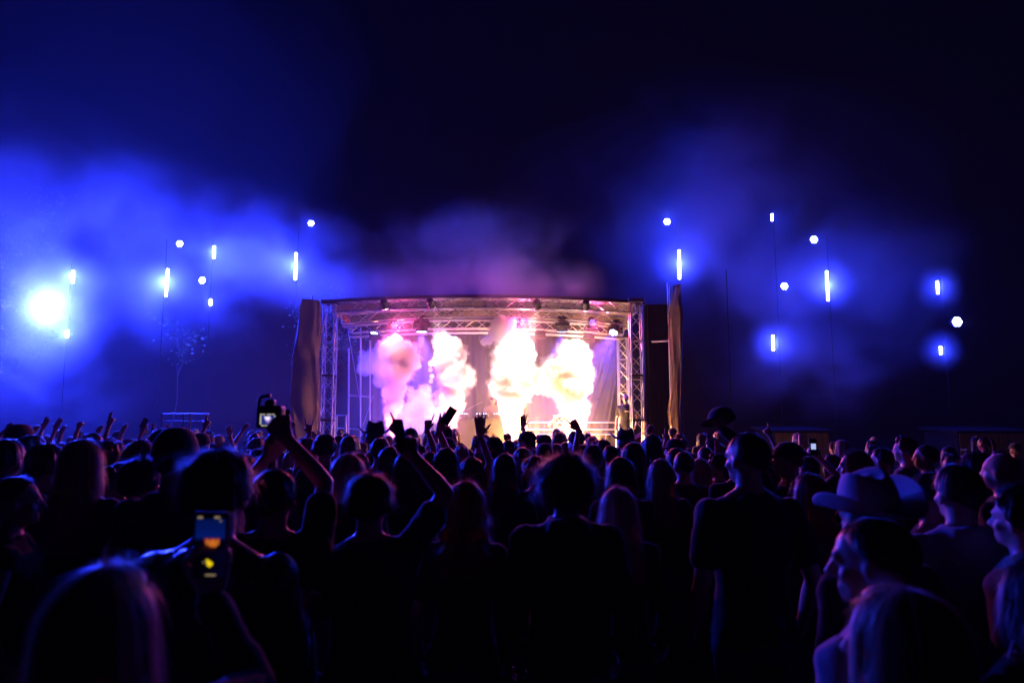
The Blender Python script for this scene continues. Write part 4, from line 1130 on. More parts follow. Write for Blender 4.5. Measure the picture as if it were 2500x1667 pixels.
put(C(MID, hair='short', seed=33, top='jacket'), 2332, 1128, 3.0, 2, 'dark', 'pale', 'man in pale shirt with upright collar right of the cowboy hat')
put(C(MID, hair='short', seed=34, hyaw=20), 2262, 1150, 3.5, 28, 'dark', 'black', 'dark-haired man in profile just behind the pale cowboy hat')
put(C(MID, hair='messy', seed=35), 2485, 1172, 2.7, 30, 'dark', 'pale', 'man in profile facing left at the right edge of the picture')
put(C(MID, hair='curly', sex='f', seed=36, strands=2600), 2590, 1290, 2.25, 20, 'red', 'black', 'person with frizzy red hair cut off by the right edge')
r_logo = put(C(MID, hair='bob', sex='f', seed=37, top='jacket'), 2530, 1345, 1.75, 12, 'dark', 'black', 'person in black jacket with a pale triangle print at the lower right')
put(C(MID, hair='long', sex='f', seed=38, strands=3000, hlen=1.2), 207, 1067, 3.75, -3, 'fair', 'black', 'woman with long centre-parted hair on the left')
put(C(MID, hair='messy', seed=39), 352, 1105, 3.75, -5, 'dark', 'black', 'short-haired man with red-lit ear on the left')
put(C(MID, hair='tied', tail='bun', sex='f', seed=40, top='tank'), 45, 1160, 3.2, -60, 'dark', 'black', 'woman with a hair bun turned right at the left edge')
put(C(MID, hair='crop', hat='beanie', seed=41, top='jacket'), 436, 1042, 3.3, -8, 'dark', 'charcoal', 'man in dark beanie between the red-lit ear and the phone', hat='black')
put(C(MID, hair='wavy', sex='f', seed=42), 345, 1066, 5.0, 0, 'fair', 'navy', 'woman with wavy fair hair in front of the red-lit ear')
put(C(MID, hair='bob', sex='f', seed=43), 852, 1104, 4.05, 2, 'blond', 'black', 'woman with a blond bob in front of the tousled-haired man')
put(C(MID, hair='bob', sex='f', seed=44), 1515, 1112, 4.7, 2, 'brown', 'black', 'woman with a dark bob in front of the pale blond woman')
put(C(MID, hair='long', sex='f', seed=45), 2084, 1093, 5.0, 55, 'fair', 'black', 'woman with fringe in profile above the pale cowboy hat')
put(C(MID, hair='long', sex='f', seed=46), 1545, 1074, 5.6, 4, 'brown', 'black', 'woman with dark hair and earrings below the right stage tower')
put(C(MID, hair='crop', hat='cap', seed=47), 1920, 1078, 5.2, 60, 'dark', 'black', 'man in a cap in profile right of the tall polo man', hat='black')
# left block -----------------------------------------------------
put('short', 20, 1068, 4.0, 0, 'dark', 'black', 'dark head cut off by the left edge above the hair bun')
put('cap', 52, 1034, 5.8, 0, 'dark', 'charcoal', 'man with smooth cap, highest head at the left edge', hat='charcoal')
put('bob', 82, 1057, 4.9, 0, 'dark', 'navy', 'rounded head rim lit blue below the smooth cap')
put('messy', 118, 1068, 4.3, 5, 'dark', 'black', 'tousled dark head left of the centre-parted woman')
put('crop', 230, 1055, 6.4, 0, 'dark', 'black', 'round head peeping over the centre-parted woman')
put('messy', 262, 1063, 5.3, 0, 'brown', 'charcoal', 'fuzzy blue-edged head right of the centre-parted woman')
put('bun', 294, 1128, 4.55, 0, 'dark', 'sequin', 'woman in glittering sequin top between two heads on the left')
put('short2', 398, 1044, 5.6, 0, 'dark', 'black', 'head half hidden by the dark beanie')
put('wavy', 590, 1098, 4.3, 0, 'dark', 'navy', 'wavy-haired woman behind the tall jacket man')
put('long', 478, 1100, 4.9, 6, 'dark', 'black', 'long-haired woman between the beanie and the tall jacket man')
put('cap', 492, 1056, 7.0, 12, 'dark', 'black', 'man in dark cap just left of the tall jacket man', hat='black')
# middle block ---------------------------------------------------
put('messy', 796, 1050, 6.5, 0, 'brown', 'black', 'tousled head below the left stage tower')
put('long2', 752, 1064, 6.8, -10, 'fair', 'black', 'fair-haired woman beside the camera operator, lit orange')
put('short', 742, 1066, 8.6, 0, 'dark', 'black', 'small head below the wide left tarp')
put('crop', 829, 1062, 8.8, 0, 'dark', 'black', 'cropped head right of the left stage tower')
put('long', 853, 1060, 8.2, 0, 'brown', 'maroon', 'woman in maroon right of the left stage tower')
put('cowboy', 916, 1026, 7.2, 14, 'dark', 'black', 'person in tall dark cowboy hat left of the pink smoke jet', hat='black')
put('short', 929, 1066, 6.4, 0, 'dark', 'black', 'dark head right under the tall dark cowboy hat')
put('messy', 875, 1095, 5.6, 0, 'fair', 'navy', 'fair fuzzy head in front of the blond bob')
put('long', 952, 1086, 5.9, 0, 'dark', 'charcoal', 'long dark hair between blond bob and raised phone')
put('short', 1003, 1042, 8.3, 0, 'dark', 'black', 'dark round head under the pointing hand on the left')
put('short2', 1088, 1037, 8.7, 0, 'brown', 'black', 'short-haired head at the foot of the second smoke jet')
put('cap', 1092, 1067, 6.8, -6, 'dark', 'black', 'capped head below the hand with a dark phone', hat='black')
put('long', 1090, 1088, 5.15, 0, 'dark', 'black', 'long-haired woman just above the wavy auburn hair')
put('bun', 1127, 1084, 7.6, 6, 'fair', 'denim', 'small fair head with bun left of the wreathed wrist')
put('messy', 1206, 1057, 6.6, 0, 'dark', 'black', 'large dark head right of the wreathed wrist')
put('long', 1232, 1102, 5.3, 0, 'brown', 'black', 'long brown hair left of the curly-haired man')
put('short', 1242, 1072, 8.7, 3, 'dark', 'black', 'head under the tallest smoke jet')
put('cap', 1285, 1052, 8.2, 70, 'dark', 'black', 'man in baseball cap facing left under the bright smoke', hat='black')
put('long2', 1276, 1088, 7.1, 0, 'brown', 'sequin', 'woman in gold sequin top behind the curly-haired man')
put('cap', 1327, 1060, 9.4, 55, 'dark', 'charcoal', 'man with backward cap at the middle of the guard rail', hat='charcoal')
put('beanie', 1330, 1081, 6.9, -5, 'dark', 'black', 'peaked dark hood just above the curly hair', hat='black')
put('short', 1358, 1081, 8.8, 0, 'dark', 'black', 'small round head right of the peaked dark hood')
put('crop', 1378, 1079, 10.2, 30, 'dark', 'black', 'small head turned left under the truss pedestal')
put('fedora', 1405, 1052, 8.2, 45, 'dark', 'black', 'person in brimmed hat with sunglasses under the right smoke jet', hat='black')
put('short', 1421, 1083, 7.4, 0, 'dark', 'black', 'short-haired head right below the brimmed hat')
put('beanie', 1447, 1085, 6.0, -8, 'dark', 'black', 'tall boxy hood right of the curly-haired man', hat='black')
put('messy', 1473, 1066, 8.8, 0, 'dark', 'black', 'tousled head right of the pointing right arm')
put('short2', 1491, 1086, 7.0, 4, 'black', 'black', 'dark head left of the earring woman')
put('cowboy', 1527, 1044, 7.6, 0, 'dark', 'black', 'person in curled black cowboy hat below the security guard', hat='black')
put('long', 1592, 1056, 7.2, -4, 'dark', 'black', 'tall long-haired head right of the curled black cowboy hat')
put('cap', 1646, 1070, 7.6, 70, 'dark', 'black', 'man in cap facing left below the tarp pillar', hat='black')
put('long', 1611, 1116, 5.05, 3, 'fair', 'black', 'long-haired woman with blue sheen right of the dark bob')
put('crop', 1667, 1102, 5.6, 8, 'dark', 'black', 'man with shaved sides below the tarp pillar cap')
put('bob', 1651, 1090, 6.4, 0, 'dark', 'black', 'head seen between two others below the tarp pillar')
put('long', 1708, 1115, 6.0, 0, 'fair', 'navy', 'woman with smooth hair left of the tall polo man')
put('messy', 1748, 1098, 6.9, 60, 'dark', 'black', 'man with curly fringe in profile left of the tall polo man')
# right block ----------------------------------------------------
put('short', 2150, 1090, 6.6, 40, 'dark', 'black', 'dim profile head right of the fringed woman')
put('messy', 2206, 1056, 6.8, 45, 'brown', 'black', 'man gazing up to the left, highest head on the far right')
put('crop', 2258, 1085, 6.4, 52, 'dark', 'charcoal', 'crisp profile head right of the man gazing up')
put('wavy', 2376, 1098, 4.9, 25, 'dark', 'black', 'dim head above the pale upright collar')
put(C(FAR, hair='bald', seed=50), 2440, 1106, 4.3, 35, 'dark', 'black', 'man with shiny bald forehead near the right edge')
put('long2', 2030, 1105, 7.4, 25, 'brown', 'black', 'dim long-haired person left of the fringed woman')
put('tail', 1865, 1120, 6.6, 20, 'dark', 'black', 'ponytailed woman behind the tall polo man')

# raised arms ----------------------------------------------------
UP = dict(FAR, vox=0.013)
hands = {}
def up(x, ytop, d, hx, hy, pose, label, hair='short', sex='m', col='dark', top='black', side='R', dy=0.15, tt='tee', seed=60, yaw=0, hat=None, wdir=None, skin='fair'):
    a = dict(px=(hx, hy, dy), pole=(1 if side == 'R' else -1, -0.5, -0.6), pose=pose)
    if wdir: a['wdir'] = wdir
    k = {side: a}
    if hat: k['hat'] = hat
    r, ms, s = put(C(UP, hair=hair, sex=sex, top=tt, seed=seed, **(dict(vox=0.0075, dec=0.3, smooth=1) if seed < 68 else {}), **k), x, ytop, d, yaw, col, top, label, hat='black' if hat else None, skin=skin)
    hands[label] = arm_world(r, ms, s, side); return r
up(992, 1098, 5.3, 968, 1040, 'point', 'dancer pointing up left with one raised arm', 'long', 'f', side='R', seed=61, wdir=(-0.55, 0.2, 0.6))
up(1022, 1078, 7.6, 1042, 1030, 'point', 'dancer with one raised finger between the two left jets', 'messy', seed=62, wdir=(0.15, 0.1, 1))
up(1050, 1100, 6.1, 1068, 1030, 'open', 'dancer holding a dark phone up beside the second jet', 'short', seed=63, wdir=(0.35, 0.1, 0.9))
up(1152, 1110, 5.6, 1168, 1026, 'open', 'dancer whose raised open hand wears a flower wreath', 'wavy', 'f', seed=64, tt='tank', wdir=(0.0, 0.0, 1))
up(1258, 1074, 9.4, 1275, 1032, 'open', 'dancer with a small spread hand under the tallest jet', 'long', 'f', seed=65, wdir=(0.1, 0, 1))
up(1452, 1094, 6.7, 1411, 1020, 'point', 'dancer with long bare arm pointing at the right jet', 'long', 'f', seed=66, tt='tank', side='L', wdir=(-0.5, 0.0, 0.7))
up(776, 1092, 7.8, 760, 1020, 'horns', 'dancer raising a horned hand before the left tarp', 'messy', seed=67, side='L', wdir=(-0.05, 0, 1))
up(1612, 1100, 8.0, 1586, 1055, 'relaxed', 'dancer with a loose hand raised right of the stage', 'short', seed=68, side='L')
up(1806, 1082, 5.3, 1764, 1050, 'hold', 'person lifting a cap and a pale paper beside the tall polo man', 'short', seed=69, side='R', tt='long', wdir=(-0.4, 0.1, 0.8))
up(1648, 1105, 9.0, 1626, 1060, 'point', 'small dancer with finger raised below the tarp pillar', 'short', seed=70, side='L')
up(1860, 1098, 7.6, 1880, 1062, 'point', 'dancer with thin raised hand right of the tall polo man', 'long', 'f', seed=71)
LH = [(24, 1074, 8.5, 16, 1050, 'fist', 'hand like a fist at the left edge'), (98, 1090, 8.8, 86, 1040, 'hold', 'wrist in bracelets near the smooth cap'), (120, 1072, 9.6, 112, 1010, 'open', 'tall thin arm left of the centre-parted woman'),
      (150, 1080, 9.2, 136, 1045, 'open', 'left of two crossed raised arms'), (172, 1088, 10.2, 152, 1038, 'relaxed', 'right of two crossed raised arms'), (212, 1080, 9.0, 195, 1018, 'fist', 'fist above the centre-parted woman'),
      (255, 1085, 9.6, 243, 1028, 'relaxed', 'bent arm right of the centre-parted woman'), (288, 1075, 8.6, 270, 1008, 'two', 'longest raised arm on the left'), (320, 1085, 9.9, 300, 1050, 'relaxed', 'lowest raised arm above the sequin top'),
      (362, 1085, 9.4, 352, 1022, 'hold', 'hand lifting a small phone left of the barrier'), (392, 1090, 8.6, 372, 1042, 'two', 'hand left of the dark beanie'), (425, 1088, 10.4, 405, 1030, 'open', 'hand raised before the thin barrier'),
      (520, 1080, 8.8, 505, 1012, 'two', 'hand raised right of the thin barrier'), (548, 1090, 9.6, 560, 1040, 'open', 'bent arm above the tall jacket man'), (600, 1072, 10.5, 592, 1046, 'relaxed', 'arm left of the camera screen'), (715, 1088, 9.2, 706, 1050, 'open', 'hand against the wide left tarp')]
for i, (x, yt, d, hx, hy, pose, lab) in enumerate(LH):
    up(x, yt, d, hx, hy, pose, 'dancer in the left crowd: ' + lab, ('short', 'long', 'messy', 'bob')[i % 4], 'f' if i % 2 else 'm', side='R' if hx > x - 8 else 'L', seed=80 + i % 4, top=('black', 'navy', 'charcoal')[i % 3])

# dense crowd in front of the stage ------------------------------
rng = random.Random(5); taken = [(o.location.x, o.location.y) for o in crowd]; keys = ['short', 'messy', 'long', 'crop', 'bob', 'wavy', 'long2', 'short2', 'cap', 'bun', 'tail', 'curly']
n_fill = 0; yy = 5.2
while yy < 15.6:
    half = yy * 0.78; xx = -half + rng.uniform(0, .4)
    while xx < half:
        x, y = xx + rng.uniform(-.12, .12), yy + rng.uniform(-.15, .15)
        right = x > yy * 0.30
        ok = all((x - a) ** 2 + (y - b) ** 2 > 0.42 ** 2 for a, b in taken)
        if ok and not (right and (y > 12.5 or rng.random() < 0.45)) and rng.random() < 0.62:
            hgt = rng.uniform(1.55, 1.76) if not right else rng.uniform(1.55, 1.72); k = rng.choice(keys)
            yaw = rng.gauss(0, 14) + (10 if right else 0)
            cfg = PRE[k]; px = 1250 + x / y * FPX * 0.99
            ms = build(freeze(cfg)); sc = hgt / mesh_top(ms)
            hc = rng.choice(['dark', 'dark', 'black', 'brown', 'fair', 'blond']); tc = rng.choice(['black', 'black', 'charcoal', 'navy', 'maroon', 'denim', 'grey'])
            zone = ('under the dazzling lamp' if px < 230 else 'below the left led bars' if px < 560 else 'before the wide left tarp' if px < 790 else 'before the pink smoke jet' if px < 1010 else
                    'before the second smoke jet' if px < 1170 else 'before the tallest smoke jet' if px < 1320 else 'before the right smoke jet' if px < 1480 else 'before the right stage tower' if px < 1600 else
                    'below the tarp pillar' if px < 1720 else 'near the thin bare pole' if px < 1900 else 'before the dim kiosk' if px < 2100 else 'at the far right')
            row = 'close to the viewer' if y < 7 else 'mid crowd' if y < 10 else 'far back' if y < 13 else 'in the front row'
            kind = {'short': 'short hair', 'short2': 'short hair and jacket', 'messy': 'tousled hair', 'crop': 'cropped hair', 'long': 'long hair', 'long2': 'shoulder-length hair', 'bob': 'bobbed hair', 'wavy': 'wavy hair', 'cap': 'dark cap', 'bun': 'hair bun', 'tail': 'ponytail', 'curly': 'curly hair'}[k]
            lab = (('' if k == 'cap' else {'dark': 'dark ', 'black': 'black ', 'brown': 'brown ', 'fair': 'fair ', 'blond': 'blond '}[hc]) + kind + ' ' + zone + ', ' + row)
            rt, _, _ = place_person(cfg, 1250, 1020, y, yaw, 'listener with ' + lab, hair=hc, top=tc,
                                    legs=rng.choice(['denim', 'black', 'charcoal']), skin=rng.choice(['fair', 'fair', 'mid', 'dark']), hat='black' if 'hat' in cfg else None, group='dark heads packed in front of the stage', scale=sc)
            rt.location.x = x; taken.append((x, y)); n_fill += 1
        xx += rng.uniform(0.52, 0.72)
    yy += 0.62 if yy < 9 else 0.75
for o in crowd:
    hgt = o.scale.x * 1.765
    if hgt < 1.5 or hgt > 1.96: print('HEIGHT', round(hgt, 2), o['label'])
for i, o in enumerate(crowd):
    for q in crowd[i + 1:]:
        dd = math.hypot(o.location.x - q.location.x, o.location.y - q.location.y)
        if dd < 0.30: print('CLOSE', round(dd, 2), o['label'], '|', q['label'])
print('FILL', n_fill, 'CROWD', len(crowd))
# ---------------------------------------------------------------- people on the stage
ST = C(FAR, vox=0.012, strands=260)
rg, msg, sg = put(C(ST, hair='crop', seed=101, L=dict(wrist=(-0.30, 0.14, 0.92), pole=(-1, -1, 0), pose='fist')), 1527, 963, 17.75, 158, 'fair', 'black', 'security guard in black shirt standing on stage inside the right tower', ground=DECK, legs='black')
for k in range(9):
    w = 0.010 if k % 4 else 0.007
    MB().box((-0.115 + 0.0135 * k, 0.141, 1.29 + 0.002 * (k % 2)), (w, 0.004, 0.017 if k % 3 else 0.013)).build('chest_print', CLOTH['white'], rg)
put(C(ST, hair='short', hat='cap', seed=102, top='long', R=dict(wrist=(0.22, 0.42, 1.18), pole=(1, -1, -0.4), pose='relaxed'), L=dict(wrist=(-0.20, 0.44, 1.16), pole=(-1, -1, -0.4), pose='relaxed')), 1203, 966, 18.95, 178, 'dark', 'tan', 'performer in tan shirt leaning over the desk between the jets', ground=DECK, hat='black')
put(C(ST, hair='short', seed=103, top='tank', R=dict(px=(1346, 1030, -0.1), pole=(0, -1, 1), pose='open')), 1396, 972, 18.15, 176, 'dark', 'white', 'performer in the right smoke jet stretching one bare arm left', ground=DECK)

# ---------------------------------------------------------------- held things
def plate(name, x0, y0, x1, y1, Y, mat, parent, th=0.0006, off=None, seg=0.0):
    a, b = P(x0, y0, Y), P(x1, y1, Y); c = (a + b) / 2
    o = MB().box(c - parent.location, (abs(b.x - a.x), th, abs(a.z - b.z))).build(name, mat, parent)
    if seg: bv = o.modifiers.new('round', 'BEVEL'); bv.width = seg; bv.segments = 3
    return o
glass = pbr('phone_glass', (0.008, 0.008, 0.01), 0.15)
case = pbr('phone_case', (0.02, 0.02, 0.024), 0.4)
# phone of the nearest woman, its screen shows the stage
Yp = 1.655
ph = empty('phone', P(514, 1411, Yp), label='phone held upright at lower left, its screen showing the orange stage', cat='phone')
plate('case', 476, 1249, 554, 1411, Yp + 0.006, case, ph, 0.010, seg=0.004)
def screen_mat():
    m = bpy.data.materials.new('phone_screen_view'); m.use_nodes = True; n = m.node_tree.nodes; l = m.node_tree.links; n.clear()
    tc = n.new('ShaderNodeTexCoord'); sp = n.new('ShaderNodeSeparateXYZ'); l.new(tc.outputs['Generated'], sp.inputs[0])
    rp = n.new('ShaderNodeValToRGB'); e = rp.color_ramp.elements; e[0].position = 0.0; e[0].color = (0, 0, .004, 1); e[1].position = 1.0; e[1].color = (0.001, .008, .09, 1)
    for p_, c_ in ((0.30, (0, 0, .006, 1)), (0.42, (.001, .012, .16, 1)), (0.7, (.001, .008, .12, 1))): k = e.new(p_); k.color = c_
    l.new(sp.outputs[2], rp.inputs[0])
    em = n.new('ShaderNodeEmission'); em.inputs[1].default_value = 0.75; l.new(rp.outputs[0], em.inputs[0]); o = n.new('ShaderNodeOutputMaterial'); l.new(em.outputs[0], o.inputs[0])
    m.cycles.emission_sampling = 'NONE'; return m
plate('screen', 479, 1253, 549, 1408, Yp - 0.0002, glass, ph)
plate('live_view', 479, 1266, 547, 1342, Yp - 0.0008, screen_mat(), ph, 0.0005)
om = emit('screen_orange', (1.0, .25, .03), 0.55); ym = emit('screen_yellow', (1.0, .72, .01), 0.85); tm = emit('screen_icon', (.55, .40, .22), 0.45); rm_ = emit('screen_red', (.30, .02, .04), 0.5)
plate('stage_glow', 498, 1313, 537, 1324, Yp - 0.0014, rm_, ph, 0.0004, seg=0.0001)
for k, (x, w, y1) in enumerate(((503, 5, 1329), (510, 5, 1333), (516, 7, 1334), (523, 5, 1335), (530, 4, 1330))): plate('stage_light', x, 1316 + (k % 2) * 2, x + w, y1, Yp - 0.0018, om, ph, 0.0003)
for x0, x1, y0, y1 in ((483, 495, 1260, 1265), (524, 537, 1260, 1265), (537, 541, 1269, 1273), (495, 499, 1370, 1374), (501, 526, 1401, 1405)): plate('icon', x0, y0, x1, y1, Yp - 0.0014, tm, ph, 0.0004)
c = P(511, 1374, Yp - 0.0014) - ph.location
mb = MB(); pts = [(-.0085, .0085), (-.0045, .009), (.0085, .0005), (.0075, -.0045), (.001, -.009), (-.0055, -.0055)]
mb.add([(c.x + x, c.y - d_, c.z + z) for d_ in (0, 0.0004) for x, z in pts], [tuple(range(5, -1, -1)), tuple(range(6, 12))] + [(i, (i + 1) % 6, 6 + (i + 1) % 6, 6 + i) for i in range(6)])
mb.build('thumbnail', ym, ph)

def held_phone(loc, up_, normal, label, lit=None, s=1.0):
    t = empty('phone', loc, label=label, cat='phone')
    up_ = Vector(up_).normalized(); normal = (Vector(normal) - up_ * Vector(normal).dot(up_)).normalized(); x = up_.cross(normal)
    m = Matrix((x, normal, up_)).transposed()
    MB().box((0, 0, 0), (0.074 * s, 0.009, 0.152 * s), m).build('case', case, t, bevel=0.003)
    MB().box(normal * 0.0052, (0.068 * s, 0.001, 0.144 * s), m).build('screen', lit or glass, t)
    MB().lathe(-normal * 0.0045 + up_ * 0.055 * s + x * 0.02 * s, [(0.008, 0), (0.007, 0.002)], 10, tuple(-normal)).build('camera_lens', glass, t)
    return t
E, W, fd, pn = phone_hand
held_phone(W + fd * 0.11 + Vector((0, -0.028, 0.03)), (-0.2, 0.1, 1), (1, -0.5, 0.1), 'dark phone in the raised hand of the tousled-haired man')
E, W, fd, pn = hands['dancer holding a dark phone up beside the second jet']
held_phone(W + fd * 0.11 + Vector((0.05, -0.025, 0.03)), (0.6, 0.1, 1), (0, -1, 0.1), 'dark tilted phone silhouetted against the second smoke jet', s=1.1)
small_view = emit('small_screen', (.45, .55, 1.0), 0.9)
E, W, fd, pn = hands['dancer in the left crowd: hand lifting a small phone left of the barrier']
held_phone(W + fd * 0.10 + Vector((0, -0.025, 0.02)), (0.5, 0, 1), (0, -1, 0), 'small phone lifted above the left crowd near the thin barrier')
r_, ms_, s_ = put(C(UP, hair='short', seed=104, R=dict(px=(2002, 1118, 0.2), pole=(1, -0.2, -1), pose='hold')), 1972, 1112, 6.2, 10, 'dark', 'black', 'dim man raising the small lit phone on the right')
E, W, fd, pn = arm_world(r_, ms_, s_, 'R')
hp_ = held_phone(W + fd * 0.10 + Vector((0, -0.026, 0.03)), (0, 0.1, 1), (0, -1, 0.1), 'small lit phone above the heads on the right')
MB().box(Vector((0, -0.0075, 0.0)), (0.045, 0.001, 0.06)).build('lit_view', small_view, hp_)

# camera on a hand grip with lit monitor
Yc = 3.06
cr = empty('camera', P(652, 1120, Yc), label='camera on a gimbal grip with bright monitor, held above the left crowd', cat='camera')
co = cr.location
def cb_(x0, y0, x1, y1, dy, th): a, b = P(x0, y0, Yc), P(x1, y1, Yc); return ((a + b) / 2 - co + Vector((0, dy, 0)), (abs(b.x - a.x), th, abs(a.z - b.z)))
MB().box(*cb_(623, 990, 683, 1045, 0.045, 0.07)).build('body', M['black_metal'], cr, bevel=0.010)
MB().box(*cb_(640, 974, 664, 991, 0.045, 0.05)).build('viewfinder_hump', M['black_metal'], cr, bevel=0.010)
MB().lathe(P(650, 1012, Yc) - co + Vector((0, 0.08, 0)), [(0.036, 0), (0.038, 0.05), (0.033, 0.11), (0.036, 0.13)], 20, (0, 1, 0)).build('lens', M['black_metal'], cr)
MB().path([P(652, 964, Yc) - co + Vector((0, 0.05, 0)), P(626, 968, Yc) - co + Vector((0, 0.05, 0)), P(620, 990, Yc) - co + Vector((0, 0.05, 0))], 0.008, 8).build('top_handle', M['black_metal'], cr)
MB().path([P(692, 1000, Yc) - co + Vector((0, 0.06, 0)), P(692, 1055, Yc) - co + Vector((0, 0.06, 0)), P(652, 1064, Yc) - co + Vector((0, 0.06, 0))], 0.011, 8).build('gimbal_arm', M['black_metal'], cr)
MB().lathe(P(652, 1178, Yc) - co + Vector((0, 0.05, 0)), [(0.016, 0), (0.019, 0.03), (0.017, 0.14), (0.021, 0.2), (0.014, 0.215)], 16).build('grip', M['black_metal'], cr, smooth=True)
scr = emit('monitor_frame_glow', (0.85, 0.78, 0.62), 0.55); sv1 = emit('monitor_dark_view', (.02, .04, .30), 0.7); sv2 = emit('monitor_bright_view', (0.9, 0.85, 1.0), 1.0); sv3 = emit('monitor_violet_view', (.38, .22, .80), 0.7)
plate('monitor', 634, 1009, 673, 1041, Yc + 0.004, glass, cr, 0.006)
plate('monitor_view', 638, 1014, 669, 1036, Yc - 0.0004, sv1, cr, 0.0006)
c0 = P(653, 1021, Yc) - co
def poly(name, pts, y, mat):
    n = len(pts); vs = [P(px, py, Yc) - co + Vector((0, y - d_, 0)) for d_ in (0, 0.0004) for px, py in pts]
    MB().add(vs, [tuple(range(n - 1, -1, -1)), tuple(range(n, 2 * n))] + [(i, (i + 1) % n, n + (i + 1) % n, n + i) for i in range(n)]).build(name, mat, cr)
poly('view_glow', [(643, 1016), (661, 1015), (664, 1022), (658, 1031), (652, 1033), (646, 1025)], -0.0012, sv3)
poly('view_highlight', [(646, 1017), (659, 1016), (660, 1022), (655, 1027), (649, 1024)], -0.0018, sv2)
for x0, x1, y0, y1 in ((635, 647, 1010, 1012.5), (652, 662, 1010, 1012.5), (664, 670, 1010, 1012.5), (638, 644, 1037, 1040), (646, 650, 1037, 1040), (652, 668, 1037, 1040), (635, 637.5, 1014, 1036), (669.5, 671.5, 1014, 1036)): plate('readout', x0, y0, x1, y1, Yc - 0.0006, scr, cr, 0.0005)

# flower wreath on a wrist
E, W, fd, pn = hands['dancer whose raised open hand wears a flower wreath']
fl = empty('flower_wreath', W, label='fluffy flower wreath round the raised wrist at the stage middle', cat='wreath')
petal = pbr('petal', (0.35, 0.06, 0.09), 0.6, noise_scale=20, noise_amt=0.6); petal2 = pbr('petal_leaf', (0.16, 0.22, 0.05), 0.6)
rn = random.Random(9); dn = (E - W).normalized(); q = dn.to_track_quat('Z', 'Y')
for band in (0.02, 0.055, 0.15):
    for k in range(15):
        a = k / 15 * 2 * math.pi + rn.uniform(-.2, .2); rr = rn.uniform(0.045, 0.07)
        ctr = dn * (band + rn.uniform(-.02, .02)) + q @ Vector((rr * math.cos(a), rr * math.sin(a), 0)); mbp = MB()
        for m_ in range(4):
            v1 = Vector((rn.gauss(0, 1), rn.gauss(0, 1), rn.gauss(0, 1))).normalized(); v2 = v1.orthogonal().normalized()
            s1, s2 = rn.uniform(.012, .022), rn.uniform(.006, .011)
            mbp.add([ctr, ctr + v1 * s1 * .5 + v2 * s2, ctr + v1 * s1, ctr + v1 * s1 * .5 - v2 * s2], [(0, 1, 2, 3)])
        mbp.build('flower', petal if rn.random() < .7 else petal2, fl)
# cap and paper lifted beside the tall man
E, W, fd, pn = hands['person lifting a cap and a pale paper beside the tall polo man']
hm_ = hat_mesh('cap', Matrix.Identity(3)); hm_.transform(Matrix.Translation((0, 0.012, -1.70)))
ht = empty('lifted_cap', W + Vector((0.0, 0.02, 0.10)), label='dark cap held up beside the tall polo man', cat='cap'); ht.rotation_euler = (R(-12), R(28), R(75))
set_mat(link_mesh('crown', hm_, ht), CLOTH['charcoal'])
MB().tube((0, 0.012, 0.098), (0, 0.012, 0.108), 0.008, 0.004).build('button', CLOTH['charcoal'], ht)
pp = MB(); a, b_, c_ = P(1725, 1058, 5.38), P(1752, 1074, 5.42), P(1727, 1076, 5.36)
pp.add([a, b_, c_, a + Vector((0, .004, 0)), b_ + Vector((0, .004, 0)), c_ + Vector((0, .004, 0))], [(0, 2, 1), (3, 4, 5), (0, 1, 4, 3), (1, 2, 5, 4), (2, 0, 3, 5)])
po = pp.build('paper', pbr('white_paper', (.75, .72, .75), 0.6)); tag(po, 'pale folded paper corner under the lifted cap', 'paper')
so = MB().path([P(1746, 1074, 5.45), P(1747, 1088, 5.47), P(1748, 1112, 5.45)], 0.008, 8).build('lanyard', pbr('red_ribbon', (.5, .02, .02), 0.6)); tag(so, 'short red ribbon hanging under the lifted cap', 'ribbon')
# pale triangle print on the jacket at lower right
rl = r_logo[0]; mk = pbr('pale_print', (.45, .47, .45), 0.7)
def on_local(px, py, Y): return Matrix.Rotation(-rl.rotation_euler.z, 3, 'Z') @ (P(px, py, Y) - rl.location) / rl.scale.x
lg = MB(); outer = [(2471, 1562), (2496, 1588), (2460, 1604)]; inner = [(2472, 1580), (2480, 1588), (2470, 1593)]
vs_ = [on_local(x, y, 1.55) for x, y in outer + inner]
lg.add(vs_, [(0, 1, 4, 3), (1, 2, 5, 4), (2, 0, 3, 5)])
lo_ = lg.build('triangle_print', mk, rl); sd_ = lo_.modifiers.new('t', 'SOLIDIFY'); sd_.thickness = 0.003

